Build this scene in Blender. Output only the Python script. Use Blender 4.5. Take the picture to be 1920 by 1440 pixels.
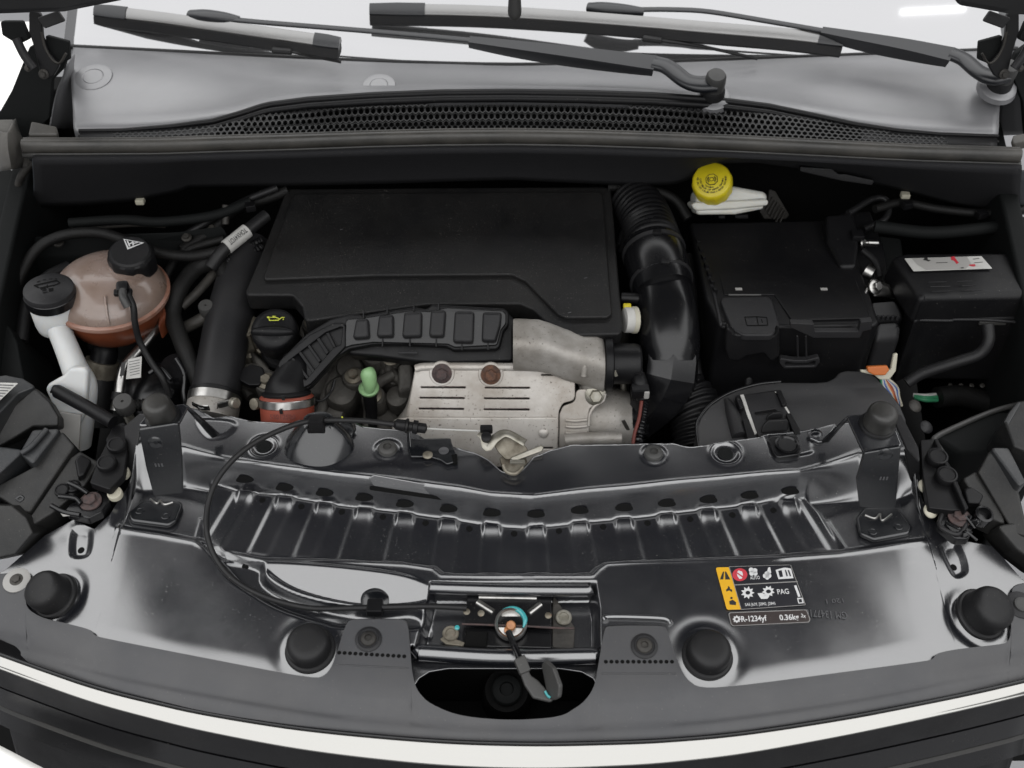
import bpy, bmesh, math, random
import numpy as np
from mathutils import Vector, Matrix

for o in list(bpy.data.objects):
    bpy.data.objects.remove(o)
SC = bpy.context.scene
COL = SC.collection
random.seed(7)
V = Vector

# ------------------------------------------------------------------ camera
FPX, PITCH = 2059.0, math.radians(44.0)
CAM = V((0.0, -0.64, 2.0))
cd = bpy.data.cameras.new('camera')
cd.sensor_fit = 'HORIZONTAL'
cd.sensor_width = 36.0
cd.lens = 36.0 * FPX / 1920.0
cd.clip_start = 0.02
cd.clip_end = 200.0
cam = bpy.data.objects.new('camera', cd)
COL.objects.link(cam)
cam.location = CAM
cam.rotation_euler = (math.pi / 2 - PITCH, 0, 0)
cd.dof.use_dof = True
cd.dof.focus_distance = 1.50
cd.dof.aperture_fstop = 4.5
SC.camera = cam

# ------------------------------------------------------------------ light
wd = bpy.data.worlds.new('World')
SC.world = wd
wd.use_nodes = True
bg = wd.node_tree.nodes['Background']
bg.inputs[0].default_value = (0.97, 0.98, 1.0, 1)
bg.inputs[1].default_value = 0.40


def area_light(name, loc, target, size, energy):
    ld = bpy.data.lights.new(name, 'AREA')
    ld.shape = 'RECTANGLE'
    ld.size, ld.size_y = size
    ld.energy = energy
    lo = bpy.data.objects.new(name, ld)
    lo.location = loc
    d = V(target) - V(loc)
    lo.rotation_euler = d.to_track_quat('-Z', 'Y').to_euler()
    COL.objects.link(lo)
    return lo


# the white luminous ceiling of the photo hall and one tube lamp below it
CEIL = 2.0
area_light('ceiling_light', (0, -3.2, 4.6), (0, -3.2, 0), (13.0, 17.0), CEIL * math.pi * 13 * 17)


vs = SC.view_settings
vs.view_transform = 'Standard'
vs.look = 'None'
vs.exposure = 0.0
vs.gamma = 1.0
vs.use_curve_mapping = False

# ------------------------------------------------------------------ pixel -> place
_fw = V((0, math.cos(PITCH), -math.sin(PITCH)))
_up = V((0, math.sin(PITCH), math.cos(PITCH)))


def ray(px, py):
    return _fw + V((1, 0, 0)) * ((px - 960) / FPX) + _up * ((720 - py) / FPX)


class PL:
    """plane through p with normal n"""
    def __init__(self, p, n):
        self.p, self.n = V(p), V(n).normalized()
        u = V((1, 0, 0)) - self.n * self.n.x
        if u.length < .2:
            u = V((0, 1, 0)) - self.n * self.n.y
        self.u = u.normalized()
        self.v = self.n.cross(self.u)

    def off(self, d):
        return PL(self.p + self.n * d, self.n)

    def to2(self, q):
        d = q - self.p
        return (d.dot(self.u), d.dot(self.v))

    def to3(self, a, b, c=0):
        return self.p + self.u * a + self.v * b + self.n * c


def PY(y, z, slope, tilt=0):
    """plane at (y,z), rising towards the back by slope degrees, rolled by tilt"""
    s, t = math.radians(slope), math.radians(tilt)
    return PL((0, y, z), (math.sin(t), -math.sin(s) * math.cos(t), math.cos(s) * math.cos(t)))


def PZ(z):
    return PL((0, 0, z), (0, 0, 1))


def U(px, py, z=None, y=None, pl=None):
    d = ray(px, py)
    if pl is not None:
        k = (pl.p - CAM).dot(pl.n) / d.dot(pl.n)
    elif z is not None:
        k = (z - CAM.z) / d.z
    else:
        k = (y - CAM.y) / d.y
    return CAM + d * k


def Us(pts, **k):
    return [U(p[0], p[1], **k) for p in pts]


def UZ(pts):
    """(px, py, z) triples"""
    return [U(a, b, z=c) for a, b, c in pts]


# ------------------------------------------------------------------ objects
WO = {}


def empty(name, loc, label, cat, group=None):
    o = bpy.data.objects.new(name, None)
    o.empty_display_size = .02
    o.location = loc
    COL.objects.link(o)
    WO[o] = V(loc)
    tag(o, label, cat, group)
    return o


def tag(o, label, cat=None, group=None, kind=None):
    if label:
        o['label'] = label
    if cat:
        o['category'] = cat
    if group:
        o['group'] = group
    if kind:
        o['kind'] = kind
    return o


def link(name, me, m, parent=None, ang=35, wn=False):
    n = len(me.vertices)
    co = np.empty(n * 3, np.float32)
    me.vertices.foreach_get('co', co)
    co = co.reshape(-1, 3)
    lo, hi = co.min(0), co.max(0)
    c = np.array([(lo[0] + hi[0]) / 2, (lo[1] + hi[1]) / 2, lo[2]], np.float32)
    me.vertices.foreach_set('co', (co - c).ravel())
    me.name = name
    if m:
        me.materials.clear()
        me.materials.append(MAT(m) if isinstance(m, str) else m)
    me.shade_smooth()
    if ang and ang < 170:
        me.set_sharp_from_angle(angle=math.radians(ang))
    me.update()
    o = bpy.data.objects.new(name, me)
    COL.objects.link(o)
    w = V([float(t) for t in c])
    WO[o] = w
    if parent:
        o.parent = parent
        o.location = w - WO[parent]
    else:
        o.location = w
    if wn:
        md = o.modifiers.new('weighted', 'WEIGHTED_NORMAL')
        md.keep_sharp = True
    return o


def mesh(verts, faces):
    me = bpy.data.meshes.new('m')
    me.from_pydata([tuple(v) for v in verts], [], faces)
    me.validate()
    return me


def fix(me):
    bm = bmesh.new()
    bm.from_mesh(me)
    bmesh.ops.remove_doubles(bm, verts=bm.verts, dist=1e-6)
    bmesh.ops.recalc_face_normals(bm, faces=bm.faces)
    bm.to_mesh(me)
    bm.free()
    return me


def cat(pts, res=6, closed=False):
    """Catmull-Rom through pts (any dimension vectors)"""
    pts = [V(p) for p in pts]
    n = len(pts)
    if n < 3 and not closed:
        return [pts[0].lerp(pts[-1], i / res) for i in range(res + 1)]
    out = []
    rng = range(n) if closed else range(n - 1)
    for i in rng:
        if closed:
            p0, p1, p2, p3 = pts[i - 1], pts[i], pts[(i + 1) % n], pts[(i + 2) % n]
        else:
            p1, p2 = pts[i], pts[i + 1]
            p0 = pts[i - 1] if i else p1 * 2 - p2
            p3 = pts[i + 2] if i + 2 < n else p2 * 2 - p1
        for k in range(res):
            t = k / res
            out.append(.5 * ((2 * p1) + (p2 - p0) * t + (2 * p0 - 5 * p1 + 4 * p2 - p3) * t * t
                             + (3 * p1 - p0 - 3 * p2 + p3) * t ** 3))
    if not closed:
        out.append(pts[-1])
    return out


def fillet(p2, r, seg=4):
    """round the corners of a 2-D polygon; r is a number or one number per corner"""
    n = len(p2)
    rs = r if isinstance(r, (list, tuple)) else [r] * n
    out = []
    for i in range(n):
        a, b, c = V(p2[i - 1]), V(p2[i]), V(p2[(i + 1) % n])
        d1, d2 = a - b, c - b
        l1, l2 = d1.length, d2.length
        if l1 < 1e-6 or l2 < 1e-6 or rs[i] <= 0:
            out.append(b)
            continue
        d1 /= l1
        d2 /= l2
        co = max(-1, min(1, d1.dot(d2)))
        th = math.acos(co)
        if th > math.radians(172) or th < .05:
            out.append(b)
            continue
        k = min(rs[i] / math.tan(th / 2), l1 * .48, l2 * .48)
        s, e = b + d1 * k, b + d2 * k
        for j in range(seg + 1):
            t = j / seg
            out.append(s * (1 - t) ** 2 + b * 2 * t * (1 - t) + e * t * t)
    return out


def slab(name, pts, pl, thick, m, parent=None, r=.004, bev=.0015, holes=(), px=True, dirn=None, smooth=False, bres=2):
    """plate whose TOP lies on plane pl; outline in pixels (or 3-D points)"""
    def loop(q, rr):
        P3 = Us(q, pl=pl) if px else [V(a) for a in q]
        P2 = [V(pl.to2(a)) for a in P3]
        if smooth:
            P2 = cat(P2, 5, True)
        else:
            P2 = fillet(P2, rr)
        return P2
    cu = bpy.data.curves.new('c', 'CURVE')
    cu.dimensions = '2D'
    cu.fill_mode = 'BOTH'
    bev = min(bev, thick * .45)
    cu.extrude = max(thick / 2 - bev, 1e-5)
    cu.bevel_depth = bev
    cu.bevel_resolution = bres
    cu.offset = -bev
    for i, q in enumerate([pts] + list(holes)):
        L = loop(q, r if i == 0 else (min(r, .003) if not isinstance(r, (list, tuple)) else .002))
        area = sum(L[k - 1].x * L[k].y - L[k].x * L[k - 1].y for k in range(len(L)))
        if (area < 0) == (i == 0):
            L.reverse()
        sp = cu.splines.new('POLY')
        sp.points.add(len(L) - 1)
        for k, c in enumerate(L):
            sp.points[k].co = (c.x, c.y, 0, 1)
        sp.use_cyclic_u = True
    to = bpy.data.objects.new('t', cu)
    me = bpy.data.meshes.new_from_object(to)
    bpy.data.objects.remove(to)
    bpy.data.curves.remove(cu)
    M = Matrix((pl.u, pl.v, pl.n)).transposed().to_4x4()
    M.translation = pl.p - pl.n * (thick / 2)
    me.transform(M)
    fix(me)
    return link(name, me, m, parent, 40, True)


def loft(name, loops, m, parent=None, closed=True, cap=True, ang=35, wrap=False):
    n = len(loops[0])
    vs_ = [v for L in loops for v in L]
    fs = []
    R = len(loops)
    for i in range(R if wrap else R - 1):
        a, b = i * n, ((i + 1) % R) * n
        for j in range(n if closed else n - 1):
            k = (j + 1) % n
            fs.append((a + j, a + k, b + k, b + j))
    if cap and closed and not wrap:
        fs.append(tuple(range(n))[::-1])
        fs.append(tuple((R - 1) * n + j for j in range(n)))
    return link(name, fix(mesh(vs_, fs)), m, parent, ang)


def tube(name, pts, r, m, parent=None, n=14, res=6, mod=None, ang=60, flat=None, closed=False, smooth=True):
    """swept tube; r number or list per control point; mod(t in metres)->radius factor"""
    pts = [V(p) for p in pts]
    rs = list(r) if isinstance(r, (list, tuple)) else [r] * len(pts)
    if smooth and (len(pts) > 2 or mod):
        C = cat([V((*p, q)) for p, q in zip([tuple(p) for p in pts], rs)], res, closed)
        P, R = [c.xyz for c in C], [c.w for c in C]
    else:
        P, R = pts, rs
    t0 = (P[1] - P[0]).normalized()
    ref = V((0, 0, 1)) if abs(t0.z) < .9 else V((0, 1, 0))
    nrm = (ref - t0 * ref.dot(t0)).normalized()
    loops, s = [], 0
    for i, p in enumerate(P):
        t = (P[(i + 1) % len(P)] if (closed or i + 1 < len(P)) else P[i]) - (P[i - 1] if (i or closed) else P[i])
        t.normalize()
        nrm = (nrm - t * nrm.dot(t)).normalized()
        b = t.cross(nrm)
        if i:
            s += (p - P[i - 1]).length
        rr = R[i] * (mod(s) if mod else 1)
        fx, fy = flat if flat else (1, 1)
        loops.append([p + nrm * (math.cos(a) * rr * fx) + b * (math.sin(a) * rr * fy)
                      for a in [2 * math.pi * k / n for k in range(n)]])
    return loft(name, loops, m, parent, ang=ang, wrap=closed, cap=not closed)


def basis(axis):
    a = V(axis).normalized()
    ref = V((0, 0, 1)) if abs(a.z) < .95 else V((0, 1, 0))
    u = ref.cross(a).normalized()
    return u, a.cross(u), a


def lathe(name, prof, at, axis, m, parent=None, n=36, mod=None, ang=35):
    """prof: list of (radius, height along axis)"""
    u, v, a = basis(axis)
    loops = []
    for r, h in prof:
        loops.append([V(at) + a * h + (u * math.cos(t) + v * math.sin(t)) * (max(r, 1e-5) * (mod(t, h) if mod else 1))
                      for t in [2 * math.pi * k / n for k in range(n)]])
    return loft(name, loops, m, parent, ang=ang)


def box(name, c, size, m, parent=None, rz=0, rx=0, ry=0, bev=.003, seg=2):
    bm = bmesh.new()
    bmesh.ops.create_cube(bm, size=1)
    for v in bm.verts:
        v.co = V((v.co.x * size[0], v.co.y * size[1], v.co.z * size[2]))
    if bev:
        bmesh.ops.bevel(bm, geom=list(bm.edges), offset=min(bev, min(size) * .4), segments=seg, affect='EDGES', profile=.5)
    M = Matrix.Translation(c) @ Matrix.Rotation(rz, 4, 'Z') @ Matrix.Rotation(rx, 4, 'X') @ Matrix.Rotation(ry, 4, 'Y')
    bmesh.ops.transform(bm, matrix=M, verts=bm.verts)
    me = bpy.data.meshes.new('m')
    bm.to_mesh(me)
    bm.free()
    return link(name, me, m, parent, 40, True)


def block(name, quad, h, m, parent=None, bev=.004, taper=0, up=None):
    """block from four (or more) TOP corners (3-D), walls dropping h"""
    q = [V(a) for a in quad]
    c = sum(q, V()) / len(q)
    dn = V((0, 0, -h)) if up is None else -V(up).normalized() * h
    bm = bmesh.new()
    t = [bm.verts.new(a) for a in q]
    b = [bm.verts.new(a + dn + (a - c) * taper) for a in q]
    n = len(q)
    bm.faces.new(t)
    bm.faces.new(b[::-1])
    for i in range(n):
        bm.faces.new((t[i], b[i], b[(i + 1) % n], t[(i + 1) % n]))
    bmesh.ops.recalc_face_normals(bm, faces=bm.faces)
    if bev:
        bmesh.ops.bevel(bm, geom=list(bm.edges), offset=bev, segments=3, affect='EDGES', profile=.5)
    me = bpy.data.meshes.new('m')
    bm.to_mesh(me)
    bm.free()
    return link(name, me, m, parent, 40, True)


def pblock(name, pts, h, m, parent=None, r=.005, bev=.003):
    """moulded block: the points are flattened to their best plane, rounded and extruded down by h"""
    P = np.array([tuple(p) for p in pts])
    c = P.mean(0)
    n = np.linalg.svd(P - c)[2][2]
    if n[2] < 0:
        n = -n
    pl = PL(V(c.tolist()), V(n.tolist()))
    Q = [p - pl.n * (p - pl.p).dot(pl.n) for p in [V(q) for q in pts]]
    return slab(name, Q, pl, h, m, parent, r=r, bev=bev, px=False, bres=3)


def sheet(name, rows, m, parent=None, thick=.0025, res=(3, 3), ang=50):
    """smooth sheet through a grid of 3-D points (rows of equal length)"""
    rows = [cat(r, res[0]) if res[0] > 1 else [V(a) for a in r] for r in rows]
    if res[1] > 1:
        cols = [cat([r[j] for r in rows], res[1]) for j in range(len(rows[0]))]
        rows = [[c[i] for c in cols] for i in range(len(cols[0]))]
    n = len(rows[0])
    vs_ = [a for r in rows for a in r]
    fs = [(i * n + j, i * n + j + 1, (i + 1) * n + j + 1, (i + 1) * n + j)
          for i in range(len(rows) - 1) for j in range(n - 1)]
    me = mesh(vs_, fs)
    me.update()
    if sum(p.normal.z * p.area for p in me.polygons) < 0:
        me.flip_normals()
    o = link(name, me, m, parent, ang)
    if thick:
        md = o.modifiers.new('solid', 'SOLIDIFY')
        md.thickness = thick
        md.offset = -1
    return o


_bolt = {}


def bolt(name, at, axis, r, m, parent, kind='hex', h=None, spin=0.3):
    """shared-mesh fastener: hex bolt with flange, round rivet, torx screw, nut"""
    key = (kind, m)
    if key not in _bolt:
        bm = bmesh.new()

        def ring(pr, n, ph=0):
            L = None
            for rr, z in pr:
                c = [bm.verts.new((rr * math.cos(2 * math.pi * k / n + ph), rr * math.sin(2 * math.pi * k / n + ph), z)) for k in range(n)]
                if L:
                    for k in range(n):
                        bm.faces.new((L[k], L[(k + 1) % n], c[(k + 1) % n], c[k]))
                L = c
            bm.faces.new(L)
        if kind == 'hex':
            ring([(1, -.1), (1, .14), (.9, .2), (.6, .3)], 24)
            ring([(.62, .25), (.62, .72), (.54, .8)], 6)
        elif kind == 'nut':
            ring([(1, -.1), (1, .12), (.92, .18)], 24)
            ring([(.7, .1), (.7, .6), (.62, .68)], 6)
            ring([(.38, .6), (.38, 1.1), (.3, 1.18)], 14)
        elif kind == 'rivet':
            ring([(1, -.1), (1, .08), (.86, .22), (.5, .34), (.05, .4)], 24)
        elif kind == 'torx':
            ring([(1, -.1), (1, .16), (.9, .3), (.6, .42), (.46, .44), (.4, .2), (.05, .18)], 24)
        elif kind == 'cap':
            ring([(1, -.1), (1, .55), (.93, .68), (.78, .72), (.7, .6), (.05, .58)], 28)
        elif kind == 'ring':
            ring([(1, -.05), (1, .1), (.9, .2), (.62, .2), (.55, .05), (.05, .04)], 28)
        me = bpy.data.meshes.new('bolt')
        bm.to_mesh(me)
        bm.free()
        fix(me)
        me.materials.append(MAT(m))
        me.shade_smooth()
        me.set_sharp_from_angle(angle=math.radians(32))
        _bolt[key] = me
    o = bpy.data.objects.new(name, _bolt[key])
    COL.objects.link(o)
    o.rotation_mode = 'QUATERNION'
    q = V(axis).normalized().to_track_quat('Z', 'Y')
    o.rotation_quaternion = q @ Matrix.Rotation(spin + random.random(), 4, 'Z').to_quaternion()
    o.scale = (r, r, h or r)
    WO[o] = V(at)
    o.parent = parent
    o.location = V(at) - (WO[parent] if parent else V())
    return o


def text(name, s, a, b, n, m, parent=None, h=None, th=.0002, bold=0):
    """lettering from point a to point b, lying on a surface with normal n; h sets the cap height"""
    a, b, n = V(a), V(b), V(n).normalized()
    cu = bpy.data.curves.new('t', 'FONT')
    cu.body = s
    cu.extrude = 0
    cu.offset = bold
    cu.resolution_u = 3
    to = bpy.data.objects.new('t', cu)
    me = bpy.data.meshes.new_from_object(to)
    bpy.data.objects.remove(to)
    co = np.empty(len(me.vertices) * 3, np.float32)
    me.vertices.foreach_get('co', co)
    co = co.reshape(-1, 3)
    lo, hi = co.min(0), co.max(0)
    u = (b - a)
    L = u.length
    u.normalize()
    v = n.cross(u).normalized()
    sx = L / (hi[0] - lo[0])
    sy = (h / .70) if h else sx
    ua, va, na = np.array(u), np.array(v), np.array(n)
    out = np.array(a) + np.outer((co[:, 0] - lo[0]) * sx, ua) + np.outer(co[:, 1] * sy, va) + na * th
    me.vertices.foreach_set('co', out.astype(np.float32).ravel())
    me.update()
    return link(name, me, m, parent, 0)


def decal(name, polys, pl, m, parent=None, px=True, th=.0003):
    """flat print: a few filled polygons joined in one piece, lying on plane pl"""
    vs_, fs = [], []
    for q in polys:
        P = Us(q, pl=pl) if px else [V(a) for a in q]
        k = len(vs_)
        vs_ += [p + pl.n * th for p in P]
        fs.append(tuple(range(k, k + len(P))))
    me = mesh(vs_, fs)
    me.update()
    bm = bmesh.new()
    bm.from_mesh(me)
    for f in bm.faces:
        f.normal_update()
        if f.normal.dot(pl.n) < 0:
            f.normal_flip()
    bm.to_mesh(me)
    bm.free()
    return link(name, me, m, parent, 0)


def circ(cx, cy, rx, ry=None, n=24, a0=0, a1=2 * math.pi):
    ry = rx if ry is None else ry
    return [(cx + rx * math.cos(a0 + (a1 - a0) * k / n), cy + ry * math.sin(a0 + (a1 - a0) * k / n)) for k in range(n)]


# ------------------------------------------------------------------ materials
_M = {}
DIM = .68
SPEC = {}


def MAT(name):
    if name in _M:
        return _M[name]
    d = dict(base=(.02, .02, .02), rough=.5, metal=0, spec=.5, bump=None, mott=None, dust=0, film=0, rust=0, sss=0,
             coat=0, aniso=0, rv=0, trans=0, ior=1.5)
    d.update(SPEC[name])
    if not d.get('keep'):
        d['base'] = tuple(c * DIM for c in d['base'])
        if d['mott']:
            d['mott'] = (d['mott'][0], tuple(c * DIM for c in d['mott'][1]))
    m = bpy.data.materials.new(name)
    m.use_nodes = True
    nt = m.node_tree
    N, Lk = nt.nodes, nt.links
    p = N['Principled BSDF']
    p.inputs['Roughness'].default_value = d['rough']
    p.inputs['Metallic'].default_value = d['metal']
    p.inputs['Specular IOR Level'].default_value = d['spec']
    p.inputs['Coat Weight'].default_value = d['coat']
    p.inputs['Coat Roughness'].default_value = .06
    p.inputs['IOR'].default_value = d['ior']
    p.inputs['Transmission Weight'].default_value = d['trans']
    if d['sss']:
        p.inputs['Subsurface Weight'].default_value = d['sss']
        p.inputs['Subsurface Radius'].default_value = (1, .8, .6)
        p.inputs['Subsurface Scale'].default_value = .006
    geo = N.new('ShaderNodeNewGeometry')
    pos = geo.outputs['Position']

    def noise(scale, detail=3, rough=.55):
        n = N.new('ShaderNodeTexNoise')
        n.inputs['Scale'].default_value = scale
        n.inputs['Detail'].default_value = detail
        n.inputs['Roughness'].default_value = rough
        Lk.new(pos, n.inputs['Vector'])
        return n.outputs['Fac']

    def ramp(fac, a, b):
        r = N.new('ShaderNodeMapRange')
        r.inputs['From Min'].default_value = a
        r.inputs['From Max'].default_value = b
        Lk.new(fac, r.inputs['Value'])
        return r.outputs['Result']

    def mul(a, k):
        q = N.new('ShaderNodeMath')
        q.operation = 'MULTIPLY'
        Lk.new(a, q.inputs[0])
        if isinstance(k, (int, float)):
            q.inputs[1].default_value = k
        else:
            Lk.new(k, q.inputs[1])
        return q.outputs[0]

    def mix(fac, a, b):
        q = N.new('ShaderNodeMix')
        q.data_type = 'RGBA'
        Lk.new(fac, q.inputs['Factor'])
        for s, c in (('A', a), ('B', b)):
            i = [x for x in q.inputs if x.name == s and x.type == 'RGBA'][0]
            if isinstance(c, tuple):
                i.default_value = (*c, 1)
            else:
                Lk.new(c, i)
        return [x for x in q.outputs if x.type == 'RGBA'][0]

    col = d['base']
    rough = None
    if d['mott']:
        sc, c2 = d['mott']
        col = mix(ramp(noise(sc, 5, .6), .35, .68), col, c2)
    if d['rust']:
        f = ramp(noise(d.get('rsc', 90), 5, .7), .66 - .1 * d['rust'], .72)
        col = mix(f, col, (.16, .06, .025))
    if d.get('pits'):
        f = ramp(noise(260, 2, .5), .70 - .05 * d['pits'], .735)
        f = mul(f, ramp(noise(22, 2, .5), .38, .6))
        col = mix(f, col, d.get('pitc', (.10, .085, .07)))
    if d['film']:
        f = mul(ramp(noise(9, 6, .65), .35, .8), d['film'])
        col = mix(f, col, (.16, .145, .125))
        rough = f
    if d['dust']:
        f = ramp(noise(700, 1, .4), .775 - .03 * d['dust'], .80)
        f = mul(f, ramp(noise(14, 2, .5), .30, .62))
        f = mul(f, .6)
        col = mix(f, col, (.30, .28, .25))
    if isinstance(col, tuple):
        p.inputs['Base Color'].default_value = (*col, 1)
    else:
        Lk.new(col, p.inputs['Base Color'])
    if d['rv']:
        f = N.new('ShaderNodeMapRange')
        f.inputs['To Min'].default_value = max(.03, d['rough'] - d['rv'])
        f.inputs['To Max'].default_value = min(1, d['rough'] + d['rv'])
        f.inputs['From Min'].default_value = .3
        f.inputs['From Max'].default_value = .7
        Lk.new(noise(16, 6, .65), f.inputs['Value'])
        Lk.new(f.outputs['Result'], p.inputs['Roughness'])
    if d['bump']:
        sc, st, di = d['bump']
        b = N.new('ShaderNodeBump')
        b.inputs['Strength'].default_value = st
        b.inputs['Distance'].default_value = di
        Lk.new(noise(sc, 3, .6), b.inputs['Height'])
        Lk.new(b.outputs['Normal'], p.inputs['Normal'])
    _M[name] = m
    return m


SPEC.update(
    paint=dict(base=(.011, .012, .016), rough=.225, rv=.03, spec=1.0, ior=1.88, dust=2.1, film=.035, bump=(9, .05, .004)),
    paint_clean=dict(base=(.007, .008, .010), rough=.22, spec=.8, dust=.6, rv=.06),
    cover=dict(base=(.054, .055, .060), rough=.5, rv=.06, bump=(900, .25, .0004), dust=.35, film=.12, mott=(7, (.061, .062, .067))),
    plastic=dict(base=(.007, .007, .008), rough=.42, rv=.08, spec=.22, bump=(1100, .22, .0003), dust=.4, film=.02),
    plastic_grey=dict(base=(.020, .020, .022), rough=.45, rv=.08, spec=.26, bump=(1000, .3, .0004), dust=.5, film=.05),
    plastic_gloss=dict(base=(.007, .007, .008), rough=.24, rv=.05, spec=.45, dust=.35),
    rubber=dict(base=(.012, .012, .013), rough=.48, rv=.08, spec=.28, film=.03, dust=.4),
    rubber_dusty=dict(base=(.030, .030, .029), rough=.36, rv=.1, spec=.4, film=.18, bump=(160, .25, .001)),
    rubber_grey=dict(base=(.052, .052, .051), rough=.45, rv=.08, spec=.4, film=.12, dust=.4),
    seal=dict(base=(.030, .029, .026), rough=.42, rv=.1, film=.35, bump=(200, .2, .001)),
    cover_top=dict(base=(.0085, .0085, .009), rough=.5, rv=.1, spec=.3, bump=(650, .7, .0008), dust=2.2, film=.045),
    lid_grey=dict(base=(.040, .040, .042), rough=.45, rv=.07, spec=.4, bump=(900, .3, .0004), dust=.8, film=.06),
    felt=dict(base=(.024, .024, .026), rough=.8, spec=.2, bump=(700, .5, .001), dust=.3),
    felt_blue=dict(base=(.055, .061, .068), rough=.85, spec=.25, bump=(260, .5, .001), dust=.4),
    black=dict(base=(.003, .003, .003), rough=.8, spec=.15),
    soot=dict(base=(.005, .006, .006), rough=.75, spec=.2),  # even near-black matt colour
    dirt_metal=dict(base=(.04, .037, .033), rough=.6, metal=.3, mott=(45, (.015, .014, .013)), bump=(120, .5, .002), film=.4),
    engine=dict(base=(.035, .033, .030), rough=.6, metal=.35, mott=(30, (.10, .095, .085)), bump=(90, .5, .003), film=.4),
    shield=dict(base=(.70, .665, .62), rough=.48, rv=.1, metal=.35, mott=(16, (.46, .41, .355)), pits=1.6, bump=(120, .18, .0015), film=.25),
    cast=dict(base=(.54, .515, .48), rough=.55, rv=.1, metal=.4, mott=(18, (.31, .285, .25)), pits=1.5, bump=(260, .35, .0012), film=.3),
    zinc=dict(base=(.50, .48, .42), rough=.42, metal=.8, mott=(90, (.30, .28, .22)), film=.2),
    zinc_dirty=dict(base=(.34, .31, .25), rough=.5, metal=.6, mott=(50, (.13, .11, .08)), rust=.4, bump=(150, .3, .001)),
    steel=dict(base=(.62, .61, .59), rough=.28, metal=1, mott=(60, (.42, .41, .39))),
    rust=dict(base=(.17, .075, .04), rough=.8, mott=(160, (.07, .04, .03)), bump=(220, .8, .002)),
    rust_dark=dict(base=(.10, .06, .055), rough=.75, mott=(160, (.05, .04, .04)), bump=(220, .7, .002)),
    chrome=dict(keep=1, base=(.345, .34, .325), rough=.07, metal=1),
    white_paint=dict(keep=1, base=(.80, .79, .76), rough=.25, coat=.6),
    white_hdpe=dict(base=(.78, .79, .78), rough=.42, sss=.5, mott=(12, (.72, .73, .73)), film=.06),
    white_res=dict(base=(.70, .70, .66), rough=.4, sss=.4, mott=(20, (.66, .65, .58))),
    tank_up=dict(base=(.24, .165, .125), rough=.30, rv=.08, sss=.3, mott=(11, (.36, .275, .24)), film=.15, coat=.5),
    tank_seam=dict(base=(.32, .15, .10), rough=.35, sss=.2, mott=(20, (.48, .30, .24))),
    tank_low=dict(base=(.24, .062, .024), rough=.35, rv=.08, sss=.15, mott=(14, (.12, .035, .018))),
    yellow=dict(base=(.80, .66, .015), rough=.42, mott=(30, (.70, .56, .01)), film=.04),
    yellow_ink=dict(base=(.62, .66, .06), rough=.6),
    amber=dict(base=(.85, .46, .01), rough=.45),
    red_ink=dict(base=(.62, .04, .06), rough=.5),
    green=dict(base=(.36, .62, .30), rough=.45, mott=(60, (.32, .55, .26))),
    red_rubber=dict(base=(.36, .058, .026), rough=.5, mott=(30, (.26, .042, .02)), film=.3),
    red_dark=dict(base=(.16, .03, .02), rough=.6),
    ink=dict(base=(.012, .012, .012), rough=.6),
    ink_faint=dict(base=(.09, .09, .095), rough=.4),
    paper=dict(base=(.70, .69, .66), rough=.6, mott=(60, (.58, .57, .54)), film=.1),
    paper_grey=dict(base=(.42, .41, .39), rough=.6),
    print_white=dict(base=(.75, .75, .75), rough=.5),
    sticker=dict(base=(.013, .013, .018), rough=.35, dust=.4),
    sticker_brown=dict(base=(.035, .024, .022), rough=.4, dust=.5),
    sticker_line=dict(base=(.30, .29, .28), rough=.5),
    orange=dict(base=(.62, .16, .025), rough=.5),
    copper=dict(base=(.62, .27, .10), rough=.4, mott=(300, (.40, .16, .06))),
    grease=dict(base=(.06, .42, .44), rough=.2, coat=.5),
    cream=dict(base=(.58, .55, .44), rough=.5),
    wire_blue=dict(base=(.05, .12, .42), rough=.5),
    wire_green=dict(base=(.04, .28, .13), rough=.5),
    wire_white=dict(base=(.65, .65, .62), rough=.5),
    wire_red=dict(base=(.34, .06, .035), rough=.5),
    wire_pink=dict(base=(.50, .17, .16), rough=.5),
    hose_braid=dict(base=(.008, .008, .008), rough=.55, spec=.22, bump=(420, .7, .001), film=.03),
    cowl=dict(keep=1, base=(.115, .115, .12), rough=.40, rv=.05, spec=.9, ior=1.65, bump=(700, .25, .0004), dust=.3, mott=(6, (.135, .135, .14))),
    grille_mesh=dict(base=(.012, .012, .012), rough=.38, spec=.4),
    glass=dict(keep=1, base=(.325, .325, .33), rough=.04, metal=.85),
    wiper_spoiler=dict(base=(.05, .047, .043), rough=.33, spec=1, ior=1.9, film=.2, rv=.06),
    wiper=dict(base=(.006, .007, .010), rough=.34, spec=.6, ior=1.5, bump=(600, .15, .0004)),
    hood_in=dict(base=(.010, .010, .011), rough=.6, spec=.2, mott=(5, (.022, .022, .023))),
    floor=dict(base=(.35, .35, .36), rough=.7, mott=(2, (.30, .30, .31))),
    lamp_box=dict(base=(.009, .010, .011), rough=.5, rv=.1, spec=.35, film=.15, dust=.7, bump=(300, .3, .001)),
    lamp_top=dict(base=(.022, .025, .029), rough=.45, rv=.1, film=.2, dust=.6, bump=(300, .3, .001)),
    fender_dusty=dict(base=(.08, .077, .07), rough=.6, film=.4, mott=(30, (.12, .115, .105))),
)

# ================================================================== SETTING
fl = slab('floor', [(-6, -6, 0), (6, -6, 0), (6, 6, 0), (-6, 6, 0)], PZ(0), .02, 'floor', px=False, r=0)
tag(fl, None, kind='structure')

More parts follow.
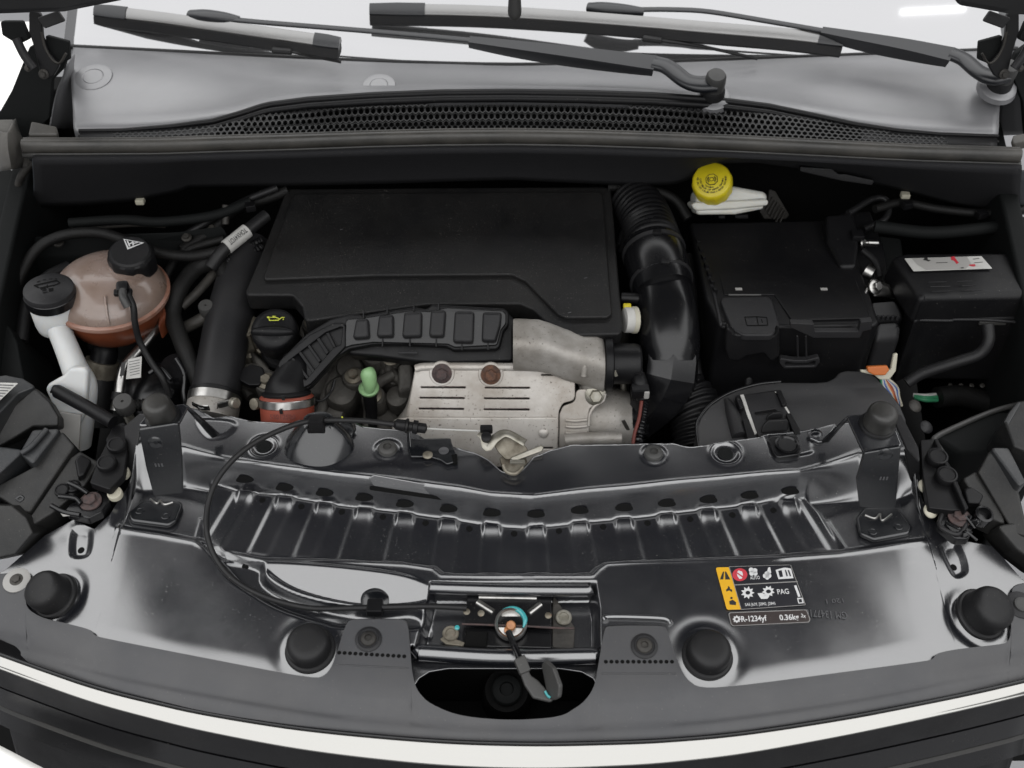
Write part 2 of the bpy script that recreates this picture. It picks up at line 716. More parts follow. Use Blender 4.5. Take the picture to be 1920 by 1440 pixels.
# ---- car body round the bay
body = empty('car_body', (0, .7, .45), 'black painted engine bay shell of a white car', 'car body')
for s in (-1, 1):
    block('inner_fender', [(s * .735, .42, .93), (s * .765, .42, .93), (s * .80, 1.02, 1.09), (s * .77, 1.02, 1.09)], .48, 'soot', body, bev=.006)
block('firewall', [(-.80, .985, 1.10), (.80, .985, 1.10), (.80, 1.03, 1.10), (-.80, 1.03, 1.10)], .65, 'black', body, bev=.004)
block('added_undertray', [(-.80, .14, .50), (.80, .14, .50), (.80, 1.02, .50), (-.80, 1.02, .50)], .03, 'black', body, bev=.004)  # tray added to keep light from below out of the gaps
# dark seam ledges that catch a line of light below the cowl
tube('seam_ledge', UZ([(130, 418, .985), (230, 412, .985), (300, 416, .985), (400, 404, .99), (470, 378, 1.0)]), .008, 'soot', body, n=8)
tube('seam_ledge', UZ([(1640, 424, .985), (1740, 436, .985), (1830, 430, .985), (1925, 418, .985)]), .010, 'soot', body, n=8)
tube('seam_ledge', UZ([(135, 430, .97), (250, 421, .972), (310, 423, .972)]), .004, 'dirt_metal', body, n=8)
# left strut tower flange, rubber boot of the fender
slab('fender_skin', [(-70, 40), (70, 40), (64, 92), (40, 150), (6, 222), (-70, 300)], PL((0, .93, 1.12), (-.15, -.45, .88)), .004, 'white_paint', body, r=.004)
slab('fender_flange', [(-40, 205), (-2, 212), (22, 170), (38, 130), (55, 88), (95, 70), (130, 96), (118, 130), (98, 150), (92, 222), (60, 252), (-40, 300)],
     PL((0, .86, 1.1), (0, -1, .25)), .012, 'soot', body, r=.004)
block('fender_bracket', UZ([(-40, 222, 1.135), (28, 220, 1.135), (40, 262, 1.115), (-40, 268, 1.115)]), .05, 'fender_dusty', body, bev=.006)
sheet('fender_boot', [UZ([(30, 222, 1.13), (38, 250, 1.12), (48, 276, 1.10), (42, 315, 1.07)]),
                      UZ([(14, 248, 1.15), (14, 262, 1.15), (16, 285, 1.14), (22, 318, 1.10)]),
                      UZ([(-10, 240, 1.12), (-10, 262, 1.12), (-10, 290, 1.10), (-6, 322, 1.07)])], 'fender_dusty', body, thick=.004)
tube('fender_edge', UZ([(58, 306, 1.07), (40, 330, 1.05), (33, 360, 1.02), (26, 430, .97), (20, 520, .90)]), .006, 'dirt_metal', body, n=8)
block('strut_tower', UZ([(-40, 300, 1.03), (24, 312, 1.03), (36, 330, 1.02), (18, 520, .95), (-40, 540, .95)]), .25, 'soot', body, bev=.01)
slab('fender_flange', [(1893, 130), (1905, 100), (1960, 60), (1960, 290), (1925, 280), (1918, 190)],
     PL((0, .87, 1.1), (0, -1, .25)), .012, 'soot', body, r=.004)
# white bumper corner under the grille
bump = sheet('bumper', [UZ([(-60, 1372, .700), (0, 1398, .700), (85, 1442, .700), (200, 1500, .700)]),
                        UZ([(-60, 1420, .690), (0, 1446, .690), (60, 1490, .690), (170, 1540, .690)]),
                        UZ([(-60, 1520, .60), (0, 1546, .60), (60, 1590, .60), (170, 1640, .60)])], 'white_paint', thick=.004)
tag(bump, 'white painted bumper skin below the black grille', 'bumper')

# ---- raised hood (mostly above the picture): it shades the bay and mirrors in the paint
hood = empty('raised_hood', (0, .82, 1.35), 'raised hood with black lined underside and grey stub', 'hood')
rows = []
for v in range(9):
    t = v / 8
    row = []
    for k in range(25):
        u = -1 + k / 12
        x = u * (.86 - .06 * t)
        y = .83 - .60 * t + .05 * t * u * u
        z = 1.348 + .66 * t - .030 * (abs(u) ** 5) - .05 * t * u * u + .03 * math.sin(math.pi * t)
        row.append((x, y, z))
    rows.append(row)
sheet('inner_panel', rows, 'hood_in', hood, thick=.012, res=(1, 1))
sheet('outer_panel', [[(a, b + .012, c + .03) for a, b, c in r] for r in rows], 'white_paint', hood, thick=.004, res=(1, 1))
tube('rear_flange', [(r[0], r[1] + .004, r[2]) for r in rows[0]], .012, 'hood_in', hood, n=10, res=2)
P = U(965, 36, y=.80)
lathe('stub', [(.001, 0), (.006, .001), (.009, .006), (.0095, .012), (.0085, .03), (.0085, .06)], P - V((0, 0, .0)), (0, .0, 1), 'rubber_grey', hood, n=20)
# corner pads of the hood hanging into the top corners
block('corner_pad', UZ([(-60, -40, 1.36), (225, -36, 1.36), (230, -6, 1.345), (120, 16, 1.325), (-60, 22, 1.325)]), .006, 'hood_in', hood, bev=.004)
block('corner_pad', UZ([(1775, -30, 1.36), (1990, -30, 1.36), (1990, 25, 1.325), (1898, 20, 1.325), (1800, 4, 1.345)]), .006, 'hood_in', hood, bev=.004)


def hinge(side, label):
    X = (lambda p: p) if side < 0 else (lambda p: 1965 - p)
    pl = PL((0, .845, 1.2), (0, -1, .3))
    h = slab('hinge', [(X(54), 20), (X(76), 24), (X(80), 70), (X(92), 100), (X(112), 122), (X(100), 142), (X(84), 152), (X(74), 132), (X(64), 90), (X(54), 60)],
             pl, .008, 'plastic', hood, r=.006)
    h['label'] = label
    tube('hinge_edge', Us([(X(78), 60), (X(84), 88), (X(98), 112), (X(112), 118), (X(124), 100)], pl=pl.off(.002)), .002, 'dirt_metal', h, n=6)
    slab('hinge_plate', [(X(68), 34), (X(108), 20), (X(122), 40), (X(84), 54)], pl.off(.006), .006, 'plastic_grey', h, r=.003)
    slab('hinge_bracket', [(X(84), 66), (X(128), 78), (X(130), 112), (X(110), 120), (X(92), 104)], pl.off(-.008), .01, 'soot', h, r=.003)
    tube('gas_strut', Us([(X(30), 72), (X(46), 104), (X(64), 128)], pl=pl.off(.01)), .0065, 'plastic_grey', h, n=10)
    slab('strut_bracket', [(X(0), 40), (X(40), 40), (X(54), 74), (X(34), 84), (X(4), 66)], pl.off(.004), .012, 'soot', h, r=.004)
    bolt('bolt', U(X(82), 139, pl=pl.off(.001)), pl.n, .0075, 'dirt_metal', h)
    bolt('bolt', U(X(52), 128, pl=pl.off(.012)), pl.n, .005, 'dirt_metal', h)


hinge(-1, 'black hinge arm above the coolant tank')
hinge(1, 'black hinge arm above the fuse box')

# ---- windshield
WB = [(118, 88), (300, 97), (500, 107), (720, 117), (960, 123), (1200, 119), (1450, 110), (1700, 101), (1905, 93)]
wl = Us(WB, y=1.05)
wl = [V((p.x, 1.05 - .0 * p.x * p.x, p.z)) for p in wl]
back = V((0, .577, .333))
shield_pl = None
ws = sheet('windshield', [[p + V((0, -.02, -.012)) for p in wl], [p + back * .25 for p in wl], [p + back * 1.2 for p in wl], [p + back * 2.0 + V((0, 0, .06)) for p in wl]], 'glass', thick=.005, res=(4, 3))
tag(ws, 'pale bright windshield glass above the cowl', 'windshield')
# tube lamp of the hall that mirrors in the glass
wn_ = V((0, -.5, .866))
ends = []
for px_ in (1688, 1800):
    p_ = U(px_, 52, pl=PL(wl[4], wn_))
    d_ = ray(px_, 52).normalized()
    r_ = d_ - wn_ * (2 * d_.dot(wn_))
    ends.append(p_ + r_ * ((4.2 - p_.z) / r_.z))
mid_ = (ends[0] + ends[1]) / 2
mid_ = mid_ + V((-.21, 0, 0))
area_light('tube_lamp', mid_, mid_ - V((0, 0, 1)), ((ends[1] - ends[0]).length, .03), 3.0 * math.pi * (ends[1] - ends[0]).length * .03)

# ---- cowl tray between windshield and grille
GT = [(150, 244), (230, 243), (320, 236), (400, 226), (450, 212), (500, 196), (580, 186), (700, 178), (830, 173), (960, 172), (1090, 174), (1220, 178), (1340, 186),
      (1440, 198), (1520, 214), (1600, 231), (1680, 243), (1760, 250), (1870, 254)]


def along(curve, xs):
    c = np.array(curve, float)
    return [(float(x), float(np.interp(x, c[:, 0], c[:, 1]))) for x in xs]


cowl = empty('windshield_cowl', (0, .95, 1.10), 'grey plastic cowl tray at the foot of the windshield', 'cowl')
xs = [138, 160, 200, 260, 330, 420, 520, 620, 740, 850, 960, 1070, 1180, 1300, 1400, 1500, 1600, 1690, 1770, 1830, 1872]
top = Us(along(WB, xs), y=1.046)
ztop = [1.118 + .046 * math.exp(-((x - 960) / 520.0) ** 4) + .004 for x in xs]
bot = [U(x, r - 4, z=z) for (x, r), z in zip(along(GT, xs), ztop)]
bot = [V((b.x, b.y, b.z)) for b in bot]
rowsC = []
for t in (0, .08, .22, .5, .8, 1.0):
    rowsC.append([a.lerp(b, t) + V((0, 0, ((-.012 + .030 * float(1 - math.exp(-((xq - 960) / 560.0) ** 4))) * math.sin(math.pi * min(1, t * 1.15)) if t < .9 else 0))) for a, b, xq in zip(top, bot, xs)])
rowsC.append([b + V((0, -.004, -.03)) for b in bot])
rowsC[0] = [a + V((0, 0, .002)) for a in rowsC[0]]
sheet('tray', rowsC, 'cowl', cowl, thick=.003, res=(3, 3))
tube('glass_seal', [p + V((0, -.004, .004)) for p in wl], .0035, 'rubber', cowl, n=8, res=4)


def near(px, py, rows):
    """point of a sheet (list of rows) met by a pixel: nearest to its ray"""
    d = ray(px, py).normalized()
    best = None
    for a, b in zip(rows, rows[1:]):
        for i in range(len(a) - 1):
            for u in (0, .25, .5, .75):
                for v in (0, .25, .5, .75):
                    p = (a[i].lerp(a[i + 1], u)).lerp(b[i].lerp(b[i + 1], u), v)
                    q = p - CAM
                    e = (q - d * q.dot(d)).length
                    if best is None or e < best[0]:
                        best = (e, p)
    return best[1]


for (px, py, r1, lab) in ((180, 150, .030, 0), (707, 158, .026, 1)):
    p = near(px, py, rowsC) + V((0, 0, -.002))
    ax = V((.0, -.25, 1))
    lathe('round_plug', [(r1, 0), (r1 * .97, .0028), (r1 * .88, .0036), (r1 * .56, .0037), (r1 * .53, .0029), (r1 * .50, .0037), (.001, .0037)], p, ax, 'cowl', cowl, n=40)
sheet('end_wall', [Us([(136, 100), (134, 125), (138, 150), (152, 176), (150, 240)], y=.955), Us([(122, 118), (118, 140), (106, 170), (98, 205), (92, 238)], y=.90)], 'cowl', cowl, thick=.004)
tube('end_lip', Us([(133, 106), (134, 130), (143, 155), (153, 180), (150, 238)], y=.952), .0028, 'cowl', cowl, n=8)
sheet('end_wall', [Us([(1884, 110), (1880, 140), (1875, 180), (1867, 215), (1869, 252)], y=.95), Us([(1902, 118), (1908, 150), (1917, 190), (1921, 220), (1923, 250)], y=.90)], 'cowl', cowl, thick=.004)

# ---- honeycomb air grille
SEAL = [(36, 258), (140, 258), (300, 257), (420, 253), (560, 249), (700, 244), (830, 241), (960, 240), (1090, 242), (1240, 247), (1400, 254), (1560, 262), (1720, 270), (1910, 276)]
grille = empty('cowl_grille', (0, .85, 1.12), 'black honeycomb air intake grille in front of the cowl tray', 'grille')
ZS = 1.131


def gr_top(x):
    r = along(GT, [x])[0][1]
    z = 1.118 + .046 * math.exp(-((x - 960) / 520.0) ** 4)
    return U(x, r, z=z)


def gr_bot(x):
    return U(x, along(SEAL, [x])[0][1] + 3, z=ZS - .006)


def gr(x, t):
    """x: pixel column of the edge curves, t: 0 at the seal, 1 at the upper edge"""
    a, b = gr_bot(x), gr_top(x)
    p = a.lerp(b, t)
    # a flat shelf near the seal, a steep face above
    hgt = b.z - a.z
    if hgt > .012:
        s = .28
        p.z = a.z + (0.1 * hgt * t / s if t < s else hgt * (.1 + .9 * (t - s) / (1 - s)))
    return p


gx = [150 + i * (1720 / 96) for i in range(97)]
# rim
rim = []
for x in gx:
    p = gr_top(x)
    rim.append(p)
tube('upper_rim', [p + V((0, -.004, .001)) for p in rim], [.003 + .003 * math.exp(-((x - 960) / 620.0) ** 4) for x in gx], 'plastic', grille, n=8, res=2)
tube('upper_rim', [p + V((0, -.011, -.005)) for p in rim], [.003 + .003 * math.exp(-((x - 960) / 560.0) ** 4) for x in gx], 'plastic', grille, n=8, res=2)
# dark chamber behind the mesh
sheet('air_chamber', [[gr_bot(x) + V((0, .004, -.012)) for x in gx], [gr_top(x) + V((0, .0, -.018)) for x in gx]], 'black', grille, thick=.002, res=(1, 1))
# honeycomb: hexagonal cells with real openings
vs_, fs_ = [], []
PX = 11.4
for row in range(10):
    x = 215 + (PX / 2 if row % 2 else 0)
    while x < 1775:
        ht = (gr_bot(x) - gr_top(x)).length
        nrow = ht / .0098
        t = (row + .62) / max(nrow, .5)
        lim = 1 - .95 / max(nrow, .01)
        skip = (800 < x < 1178) and t > lim - .14
        if t < lim and nrow > 1.2 and not skip:
            c = gr(x, t)
            ex = (gr(x + 5, t) - gr(x - 5, t)).normalized()
            ey = (gr(x, min(1, t + .1)) - gr(x, max(0, t - .1))).normalized()
            nn = ex.cross(ey)
            w = (gr(x + PX / 2, t) - gr(x - PX / 2, t)).length
            k0 = len(vs_)
            for j in range(6):
                a = math.pi / 6 + j * math.pi / 3
                o = ex * math.cos(a) * w * .585 + ey * math.sin(a) * .0066
                i = o * .70
                vs_ += [c + o, c + i + nn * .0004, c + i - nn * .006]
            for j in range(6):
                k = (j + 1) % 6
                A, B = k0 + 3 * j, k0 + 3 * k
                fs_ += [(A, B, B + 1, A + 1), (A + 1, B + 1, B + 2, A + 2)]
        x += PX
me = mesh(vs_, fs_)
me.update()
o = link('honeycomb_mesh', me, 'grille_mesh', grille, 30)
o['kind'] = 'stuff'
# solid end wings
sheet('end_wing', [[gr(x, 0.02) for x in range(150, 420, 15)], [gr(x, .97) + V((0, 0, -.0005)) for x in range(150, 420, 15)]], 'plastic', grille, thick=.002, res=(1, 1))
sheet('end_wing', [[gr(x, 0.02) for x in range(1615, 1872, 15)], [gr(x, .97) + V((0, 0, -.0005)) for x in range(1615, 1872, 15)]], 'plastic', grille, thick=.002, res=(1, 1))

# ---- cowl weather seal
seal = empty('hood_seal', (0, .8, 1.11), 'long grey rubber hood seal along the cowl edge', 'rubber seal')
sx = list(range(44, 1912, 24)) + [1912]
sp = [U(x, r + 16, z=ZS - .004) for x, r in along(SEAL, sx)]
tube('bulb', sp, .0112, 'seal', seal, n=16, res=2, flat=(1, .8))
tube('lip', [U(x, r + 31, z=ZS - .017) for x, r in along(SEAL, sx)], .0058, 'rubber_dusty', seal, n=10, res=2)
tube('top_bead', [U(x, r + 3, z=ZS + .004) for x, r in along(SEAL, sx)], .0028, 'seal', seal, n=8, res=2)
block('end_block', UZ([(58, 226, 1.150), (106, 236, 1.148), (108, 252, 1.14), (52, 252, 1.14)]), .012, 'seal', seal, bev=.003)
block('end_block', UZ([(1898, 254, 1.150), (1940, 244, 1.148), (1940, 264, 1.14), (1902, 270, 1.14)]), .012, 'seal', seal, bev=.003)

# ---- firewall lining under the seal
lin = empty('firewall_lining', (0, .85, 1.03), 'black felt lining hanging below the hood seal', 'lining')
BOT = [(60, 386), (150, 383), (240, 376), (330, 357), (348, 348), (450, 346), (600, 344), (760, 340), (880, 336), (960, 334), (1080, 340), (1200, 345), (1262, 343), (1300, 330),
       (1330, 312), (1360, 302), (1420, 300), (1500, 312), (1600, 330), (1690, 352), (1800, 384), (1880, 400), (1930, 406)]
lx = list(range(62, 1925, 18))


def lin_pt(x, t):
    a = U(x, along(SEAL, [x])[0][1] + 33, z=ZS - .012)
    rb = along(BOT, [x])[0][1]
    b = U(x, rb, y=.835)
    p = a.lerp(b, t)
    p.y += .010 * math.sin(t * 2.4)
    return p


sheet('felt', [[lin_pt(x, t) for x in lx] for t in (0, .12, .3, .5, .7, .88, 1)], 'felt', lin, thick=.008, res=(1, 1))
sheet('felt_patch', [[lin_pt(x, t) + V((0, -.0045, .002)) for x in range(62, 330, 18)] for t in (.06, .3, .5, .7, .97)], 'felt_blue', lin, thick=.004, res=(1, 1))
sheet('felt_patch', [[lin_pt(x, t) + V((0, -.0045, .002)) for x in range(1690, 1925, 18)] for t in (.10, .3, .5, .7, .97)], 'felt_blue', lin, thick=.004, res=(1, 1))
tube('felt_edge', [lin_pt(x, 1) for x in range(345, 1265, 20)], .0035, 'rubber_grey', lin, n=6, res=1)
for px, py in ((263, 377), (1697, 366)):
    box('clip', U(px, py, y=.83), (.014, .012, .009), 'cream', lin, bev=.002)
slab('cable_tray', [(1500, 312), (1560, 316), (1572, 326), (1585, 326), (1640, 338), (1636, 348), (1580, 340), (1500, 322)], PL((0, .80, 1.05), (0, -1, .4)), .01, 'plastic', lin, r=.003)

# ================================================================== FRONT CROSSMEMBER (pressed steel)
ZF0, ZFS = .807, .158
PF = PL((0, 0, ZF0), (0, -ZFS, 1))          # plane of the front flange


def plan(pts, pl):
    return np.array([[p.x, p.y] for p in Us(pts, pl=pl)])


def curve_y(pts, pl):
    a = plan(pts, pl)
    return lambda x: np.interp(x, a[:, 0], a[:, 1])


FRONT = [(-60, 1196), (0, 1222), (200, 1285), (480, 1340), (700, 1372), (960, 1388), (1250, 1380), (1500, 1350), (1700, 1315), (1920, 1262), (1980, 1240)]
PREC = PY(.22, .832, 8)                    # ribbed recess floor
PSH = PY(.38, .889, 1.5)                   # rear shelf
FRONT = [tuple(p) for p in cat([V(p) for p in FRONT], 8)]
y_front = curve_y(FRONT, PF)
y_w0 = curve_y([(160, 900), (255, 915), (345, 905), (420, 915), (520, 930), (640, 948), (760, 964), (860, 980), (930, 990), (990, 992), (1080, 984), (1200, 972), (1320, 958), (1420, 946), (1520, 934), (1620, 930), (1720, 925), (1800, 925)], PREC)
y_w1 = curve_y([(160, 850), (270, 826), (345, 838), (420, 858), (520, 874), (640, 888), (760, 900), (860, 914), (920, 926), (1000, 930), (1100, 918), (1250, 903), (1400, 890), (1500, 882), (1560, 866), (1610, 850), (1720, 846), (1800, 850)], PSH)
REAR = [(250, 800), (262, 790), (340, 762), (372, 768), (400, 784), (430, 780), (470, 790), (545, 794), (560, 788), (660, 790), (680, 800), (720, 804), (770, 806), (800, 826),
        (850, 838), (892, 850), (915, 862), (940, 884), (960, 889), (978, 884), (1000, 858), (1030, 846), (1072, 834), (1200, 832), (1262, 831), (1290, 838), (1300, 838), (1425, 820),
        (1440, 812), (1500, 806), (1560, 800), (1600, 790), (1690, 790), (1706, 812)]
y_r = curve_y(REAR, PSH)


def sdf(X, Y, poly):
    """signed distance (negative inside) to a polygon"""
    d = np.full(X.shape, 1e9)
    ins = np.zeros(X.shape, bool)
    n = len(poly)
    for i in range(n):
        ax, ay = poly[i - 1]
        bx, by = poly[i]
        ex, ey = bx - ax, by - ay
        wx, wy = X - ax, Y - ay
        t = np.clip((wx * ex + wy * ey) / (ex * ex + ey * ey + 1e-12), 0, 1)
        d = np.minimum(d, (wx - ex * t) ** 2 + (wy - ey * t) ** 2)
        c = ((ay > Y) != (by > Y)) & (X < (bx - ax) * (Y - ay) / (by - ay + 1e-12) + ax)
        ins ^= c
    d = np.sqrt(d)
    return np.where(ins, -d, d)


def sst(a, b, x):
    t = np.clip((x - a) / (b - a), 0, 1)
    return t * t * (3 - 2 * t)


def dline(X, Y, pts):
    d = np.full(X.shape, 1e9)
    for (ax, ay), (bx, by) in zip(pts[:-1], pts[1:]):
        ex, ey = bx - ax, by - ay
        wx, wy = X - ax, Y - ay
        t = np.clip((wx * ex + wy * ey) / (ex * ex + ey * ey + 1e-12), 0, 1)
        d = np.minimum(d, np.hypot(wx - ex * t, wy - ey * t))
    return d


RIBR = [(460, 901), (534, 916), (609, 926), (683, 935), (759, 947), (841, 956), (922, 964), (1005, 966), (1087, 959), (1170, 954), (1250, 946), (1328, 939), (1405, 931), (1481, 923)]
rib_lines = []
for (xr, yr) in RIBR:
    k = (xr - 960) / 880.0
    rib_lines.append(plan([(xr, yr + 22), (xr + k * 60, yr + 80), (xr + k * 122, yr + 142)], PREC))
REC = plan([(395, 905), (455, 918), (520, 926), (640, 945), (760, 960), (860, 975), (930, 985), (990, 988), (1080, 980), (1200, 968), (1320, 954), (1420, 942), (1510, 925),
            (1540, 960), (1580, 1034), (1400, 1046), (1135, 1060), (1118, 1072), (1108, 1082), (830, 1082), (815, 1070), (760, 1062), (640, 1054), (500, 1046), (420, 1034), (375, 1010)], PREC)
def smooth_plan(pts, pl):
    return np.array([[p.x, p.y] for p in cat([V((a, b)) for a, b in plan(pts, pl)], 5, True)])


WELL = plan([(806, 1092), (1118, 1090), (1126, 1140), (1128, 1400), (766, 1400), (770, 1240), (795, 1140)], PF)
CUT = plan([(768, 1234), (1124, 1234), (1126, 1420), (760, 1420)], PF.off(-.030))
HOLE = plan([(786, 1262), (830, 1248), (1060, 1248), (1100, 1262), (1118, 1290), (1120, 1400), (766, 1400), (772, 1290)], PF)
GROOVE = smooth_plan([(372, 1012), (400, 1044), (440, 1090), (515, 1138), (600, 1165), (655, 1176), (790, 1178), (800, 1150), (770, 1134), (700, 1138), (620, 1128), (545, 1106), (500, 1080), (492, 1052), (430, 1030)], PF)
PAD = smooth_plan([(502, 1052), (640, 1060), (755, 1076), (806, 1100), (800, 1128), (700, 1134), (620, 1124), (545, 1102), (502, 1074)], PF)
NOTL = smooth_plan([(134, 985), (165, 985), (172, 1000), (165, 1035), (140, 1040), (128, 1028)], PF)
NOTR = smooth_plan([(1765, 1020), (1795, 1005), (1812, 1030), (1818, 1062), (1800, 1076), (1785, 1066)], PF)
STOPS = [(98, 1108), (582, 1214), (1326, 1226), (1838, 1148)]
stop_c = [U(a, b, pl=PF) for a, b in STOPS]
BRF = [(300, 955), (1650, 985)]


y_fl = curve_y([(150, 984), (206, 986), (300, 1000), (365, 1013), (420, 1040), (500, 1050), (1130, 1056), (1400, 1046), (1570, 1036), (1650, 1024), (1755, 1008), (1800, 1002)], PF)
XPL, XPR = U(196, 984, pl=PF).x, U(1762, 1006, pl=PF).x


def slam_z(X, Y):
    zf = ZF0 + ZFS * Y
    zf = zf - .012 * sst(.05, -.02, Y - y_front(X)) * 0
    # front flange dips towards its outer ends
    z = zf - .022 * sst(.50, .70, np.abs(X)) * 1.0
    # gentle dish so that the flange catches the light along its front edge
    z = z - .010 * sst(.075, .0, Y - y_front(X))
    # raised outer lips round the buffers
    for i, c in enumerate(stop_c):
        d = np.hypot(X - c.x, (Y - c.y))
        if i in (1, 2):
            z = z + .0015 * sst(.038, .028, d) - .0012 * np.exp(-((d - .041) / .008) ** 2)
        else:
            z = z - .004 * np.exp(-((d - .035) / .008) ** 2) + .002 * sst(.032, .025, d)
    # pockets at the ends
    for P in (NOTL, NOTR):
        z = z - .005 * sst(.004, -.009, sdf(X, Y, P))
    # lower platform under the supports, behind the front flange
    yfl = y_fl(X)
    wpl = sst(-.002, .009, Y - yfl) * (X > XPL) * (X < XPR)
    wpl = wpl * sst(XPL, XPL + .035, X) * sst(XPR, XPR - .035, X)
    zpl = ZF0 + ZFS * yfl - .007 - .03 * (Y - yfl)
    z = z + .0012 * np.exp(-((Y - yfl + .003) / .003) ** 2) * sst(.33, .36, np.abs(X)) * sst(XPL, XPL + .03, X) * sst(XPR, XPR - .03, X)
    z = z * (1 - wpl) + zpl * wpl
    # cable groove + pad
    g = sst(.003, -.010, sdf(X, Y, GROOVE))
    z = z - .013 * g
    pd = sst(.002, -.007, sdf(X, Y, PAD))
    pc0 = PAD.mean(0)
    zp = ZF0 + ZFS * pc0[1] - .004 + .52 * (Y - pc0[1] - .10 * (X - pc0[0]) * -1)
    z = z * (1 - pd) + zp * pd
    # ribbed recess
    dr = sdf(X, Y, REC)
    w = sst(.003, -.005, dr)
    zr = .832 + math.tan(math.radians(8)) * (Y - .22)
    rb = np.zeros(X.shape)
    for L in rib_lines:
        d = dline(X, Y, L)
        rb = np.maximum(rb, sst(.0190, .0075, d))
    zr = zr + .0024 * rb
    z = z * (1 - w) + zr * w
    # raised bead round the recess front
    z = z + .0010 * np.exp(-((dr - .004) / .0028) ** 2) * (Y < .30)
    # wall up to the shelf
    y0, y1 = y_w0(X), y_w1(X)
    k = np.clip((Y - y0) / (y1 - y0), -1, 3)
    zs = .889 + .026 * (Y - .38)
    # arches where the ribs meet the wall
    for (xr, yr) in RIBR:
        c = U(xr, yr + 10, pl=PREC.off(.012))
        d = np.abs(X - c.x)
        arch = sst(.015, .008, d) * np.exp(-((Y - c.y + .004) / .012) ** 2)
        z = z + .0034 * arch
    # press mark on the wall
    s = sst(-.05, 1.0, k)
    z = z * (1 - s) + zs * s
    z = z + .0006 * np.exp(-((k - 1.05) / .10) ** 2)
    # shelf details
    for (a, b, r, h) in ((495, 838, .020, -.004), (1360, 850, .022, -.004), (727, 843, .022, .004), (1226, 852, .021, .004)):
        c = U(a, b, pl=PSH)
        d = np.hypot(X - c.x, Y - c.y)
        z = z + .6 * h * sst(r, r * .62, d) + (.0018 * np.exp(-((d - r * .9) / .004) ** 2) if h < 0 else 0)
    for pts, h in (([(1436, 800), (1512, 796), (1524, 836), (1516, 850), (1455, 856), (1444, 838)], -.0025),
                   ([(372, 786), (430, 788), (444, 800), (425, 818), (395, 822), (376, 806)], .0022)):
        z = z + h * sst(.003, -.006, sdf(X, Y, smooth_plan(pts, PSH)))
    # latch well and opening
    z = z - .030 * sst(.001, -.010, sdf(X, Y, WELL))
    # slow waviness of the pressing
    z = z + .0007 * np.sin(X * 21 + 1.3) * np.cos(Y * 17) + .0004 * np.sin(X * 47 + Y * 31)
    return z


slam = empty('front_crossmember', (0, .2, .80), 'glossy black pressed steel crossmember with a row of ribs', 'crossmember')
NX, NY = 860, 230
xx = np.linspace(-.672, .672, NX)


def slam_rear(x):
    """rear outline in plan: shelf in the middle, short flange at both ends"""
    sh = y_r(x)
    endL = curve_y([(-60, 1075), (0, 1052), (40, 1020), (78, 990), (134, 966), (160, 980), (176, 988), (206, 962), (240, 900), (250, 868), (256, 840), (300, 840)], PF)
    endR = curve_y([(1690, 840), (1708, 866), (1716, 890), (1740, 950), (1772, 996), (1800, 1002), (1866, 1008), (1890, 1030), (1925, 1068), (1980, 1090)], PF)
    xl = U(258, 815, pl=PSH).x
    xr = U(1703, 820, pl=PSH).x
    return np.where(x < xl, np.minimum(endL(x), .36), np.where(x > xr, np.minimum(endR(x), .36), sh))


yr_ = slam_rear(xx)
yf_ = y_front(xx) + .006
vv = np.linspace(0, 1, NY)
X = np.repeat(xx[None, :], NY, 0)
Y = yf_[None, :] * (1 - vv[:, None]) + yr_[None, :] * vv[:, None]
Z = slam_z(X, Y)
co = np.stack([X, Y, Z], -1).reshape(-1, 3).astype(np.float32)
idx = np.arange(NX * NY).reshape(NY, NX)
quads = np.stack([idx[:-1, :-1], idx[:-1, 1:], idx[1:, 1:], idx[1:, :-1]], -1).reshape(-1, 4)
cut = sdf(X, Y, CUT) < 0
keep = ~(cut[:-1, :-1] & cut[1:, 1:])
quads = quads[keep.ravel()]
me = bpy.data.meshes.new('m')
me.vertices.add(len(co))
me.vertices.foreach_set('co', co.ravel())
me.loops.add(quads.size)
me.loops.foreach_set('vertex_index', quads.ravel().astype(np.int32))
me.polygons.add(len(quads))
me.polygons.foreach_set('loop_start', np.arange(0, quads.size, 4, dtype=np.int32))
me.polygons.foreach_set('loop_total', np.full(len(quads), 4, np.int32))
me.update(calc_edges=True)
me.validate()
so = link('pressed_panel', me, 'paint', slam, 0)
md = so.modifiers.new('solid', 'SOLIDIFY')
md.thickness = .003
md.offset = -1


def slam_q(x, y):
    """height looked up in the finished grid"""
    fx_ = min(max((x - xx[0]) / (xx[1] - xx[0]), 0), NX - 1.001)
    i = int(fx_)
    f = fx_ - i
    ya, yb = yf_[i] * (1 - f) + yf_[i + 1] * f, yr_[i] * (1 - f) + yr_[i + 1] * f
    g = (y - ya) / (yb - ya) * (NY - 1)
    if g < 0 or g > NY - 1.001:
        return -1.0 if g > NY else float(Z[0, i])
    j = int(g)
    g -= j
    return float((Z[j, i] * (1 - f) + Z[j, i + 1] * f) * (1 - g) + (Z[j + 1, i] * (1 - f) + Z[j + 1, i + 1] * f) * g)


def on(px, py, up=0):
    """point on the pressed panel under a pixel"""
    d = ray(px, py)
    lo, hi = .7, 2.6
    for i in range(400):
        k = lo + (hi - lo) * i / 400
        p = CAM + d * k
        if p.z < slam_q(p.x, p.y):
            a, b = k - (hi - lo) / 400, k
            for _ in range(14):
                m_ = (a + b) / 2
                p = CAM + d * m_
                if p.z < slam_q(p.x, p.y):
                    b = m_
                else:
                    a = m_
            return CAM + d * a + V((0, 0, up))
    return CAM + d * 1.4


def slam_n(p):
    e = .002
    f = slam_q
    return V((f(p.x - e, p.y) - f(p.x + e, p.y), f(p.x, p.y - e) - f(p.x, p.y + e), 2 * e)).normalized()


